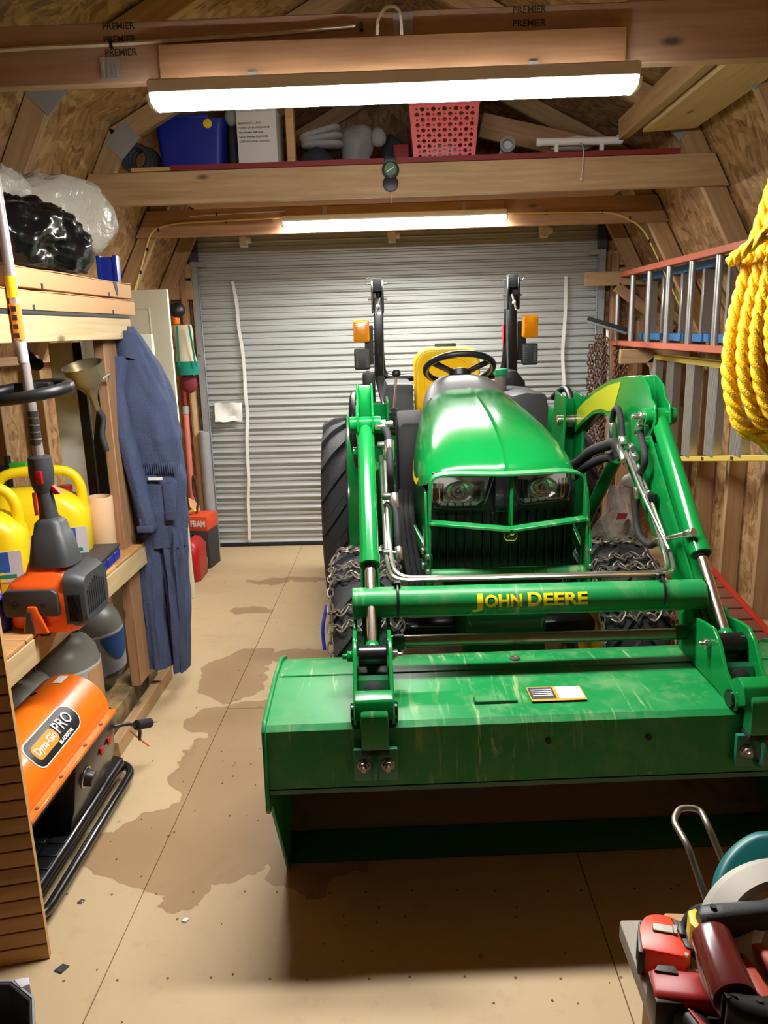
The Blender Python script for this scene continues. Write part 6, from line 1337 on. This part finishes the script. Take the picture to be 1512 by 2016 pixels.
# red saw with grip tape in front
t = thing('reciprocating_saw', 'dark grey saw with maroon wrapped front grip at the lower right', 'saw', (.38, .70, .69))
MB().loft([[(x, .770 + (x - .33) * .12 + y, .806 + z) for y, z in rrect(h, d, .010, 4)] for x, h, d in ((.331, .020, .026), (.336, .028, .034), (.36, .029, .036), (.42, .026, .034), (.50, .026, .034))]).build('rear_handle', 'dkgrey', t, ang=40)
MB().prism([(.326, .792), (.338, .797), (.338, .762), (.330, .752), (.322, .772)], 'z', .775, .805).build('yellow_bumper', 'yellow_print', t, .003)
MB().loft([[Vector((.338, .752, .805)).lerp(Vector((.335, .676, .795)), s) + Vector((math.cos(a) * .0225 * q, 0, math.sin(a) * .020 * q)) for a in [2 * PI * i / 22 for i in range(22)]] for s, q in ((0, .97), (.05, 1.02), (.5, 1.03), (.95, 1.08), (1, 1.04))]).build('taped_grip', 'maroon', t, ang=50)
MB().loft([[Vector(p) + Vector((0, y * math.copysign(1, 1), z)) for y, z in rrect(w, .036, .012, 4)] for p, w in (((.318, .664, .795), .016), ((.330, .660, .794), .030), ((.36, .655, .79), .038), ((.42, .665, .79), .036), ((.5, .68, .79), .034))]).build('front_handle', 'black', t, ang=45)
MB().prism([(.358, .760), (.376, .762), (.382, .70), (.372, .675), (.366, .70)], 'z', .765, .785).build('body_panel', mat('salmon_red_plastic', c(206, 84, 62), .42), t, .003)
MB().cyl((.368, .742, .785), (.368, .742, .788), .0035, n=10).build('panel_screw', 'black', t)
MB().loft([[(.392 + .012 * s, .752 - .05 * s, .785) + Vector((x, 0, z)) if False else Vector((.392 + .014 * s + x, .752 - .05 * s, .785 + z)) for x, z in rrect(.016, .02, .006, 3)] for s in (0, .15, .85, 1)]).build('trigger', 'pinkpaint', t, ang=50)
for x, y, z in ((.348, .774, .8245), (.352, .661, .8085)): MB().cyl((x, y, z), (x, y, z + .002), .0038, n=10).build('screw', 'black', t)
MB().bb(.385, .52, .66, .75, .695, .765).build('gear_case', 'black', t, .01)
MB().loft([[Vector((.345, .62, .735)).lerp(Vector((.352, .78, .735)), s) + Vector((x, 0, z)) for x, z in rrect(.014, .07, .006, 3)] for s in (0, .5, 1)]).build('shoe_plate', 'guard', t, ang=40)
MB().bb(.33, .50, .55, .75, .6945, .700).build('base_plate', 'galv', t, .002, 1)
for k in range(9): MB().bb(.352 + k * .008, .355 + k * .008, .60, .64, .700, .712).build('cooling_fin', 'greyfab', t)
# open metal case at the lower left
t = thing('metal_case', 'open dark metal case with clutter at the lower left corner', 'case', (-.9, 1.15, 0))
oc = [(-1.05, 1.255), (-.803, 1.255), (-.742, 1.215), (-.700, 1.13), (-.700, .95), (-1.05, .95)]
def ringz(pts, z, k): cx, cy = -.87, 1.1; return [(cx + (x - cx) * k, cy + (y - cy) * k, z) for x, y in pts]
MB().loft([ringz(oc, 0, .96), ringz(oc, .25, 1.0), ringz(oc, .25, .955), ringz(oc, .012, .92)]).build('case_shell', 'dkgrey', t, .002, 1)
MB().loft([ringz(oc, .236, 1.012), ringz(oc, .252, 1.012), ringz(oc, .252, .99), ringz(oc, .236, .99)], caps=False).build('case_rim', 'galv', t)
MB().prism([(-.80, 1.256), (-.772, 1.262), (-.762, 1.245), (-.776, 1.236)], 'z', .215, .254).build('corner_bracket', 'label_grey', t, .002)
o = MB().cyl((-.93, 1.16, .235), (-.755, 1.145, .205), .004, n=8).build('steel_rod', 'chrome'); tag(o, 'thin shiny rod lying in the open metal case', 'rod')
t = thing('metal_clamp', 'grey metal clamp lying in the open metal case', 'clamp', (-.86, 1.19, .012))
MB().torus((-.84, 1.195, .17), .03, .010, (0, .3, 1), 18, 8).build('clamp_ring', 'rodsteel', t); MB().cyl((-.84, 1.195, .02), (-.84, 1.195, .16), .014, n=12).build('clamp_stem', 'rodsteel', t); MB().bb(-.83, -.76, 1.06, 1.12, .02, .15).build('clamp_block', 'grey', t, .008)
# crumbs and chips on the floor
b = MB(); random.seed(11)
for k in range(110):
    x = random.uniform(-.95, .1) if k % 3 else random.uniform(-.8, .9); y = random.uniform(1.15, 2.6) if x > -.3 or k % 4 else random.uniform(2.3, 4.8)
    if x > -.32 and y > 1.75: continue
    s = random.uniform(.0012, .0035); a = random.random() * 6
    b.prism([(x + s * math.cos(a + q) * random.uniform(.6, 1.3), y + s * 1.2 * math.sin(a + q)) for q in (0, 1.4, 2.9, 4.4)], 'z', .0003, .0015 + s * .25)
o = b.build('floor_crumbs', mat('dark_crumbs', c(112, 90, 64), .9, 0, .4, 60), kind='stuff'); tag(o, 'dark crumbs and grit scattered on the beige floor', 'crumbs')
for (x, y, s, m, lb) in ((-.86, 1.545, .016, 'dkgrey', 'dark grey chip on the floor near the metal case'), (-.905, 1.77, .010, 'rodsteel', 'brown fleck on the floor near the beadboard panel'), (-.60, 1.70, .010, 'paper', 'white fleck on the floor beside the sheet joint')):
    o = MB().prism([(x - s, y - s * .5), (x + s * .3, y - s), (x + s, y + s * .4), (x - s * .2, y + s * .8)], 'z', .0005, .004).build('floor_chip', m, None, .0008, 1); tag(o, lb, 'chip')
# rows of nail heads in the floor sheets
for y in (1.80, 1.512, 1.21):
    b = MB()
    for k in range(17):
        x = -.95 + k * .118 + .015 * math.sin(k * 2.7 + y * 9)
        if abs(x + .747) < .012: continue
        b.cyl((x, y + .004 * math.sin(k * 5), .0001), (x, y + .004 * math.sin(k * 5), .0007), .0035, n=8)
    b.build('nail_heads', mat('dull_nail_heads', c(104, 84, 60), .7), fl, kind='stuff')
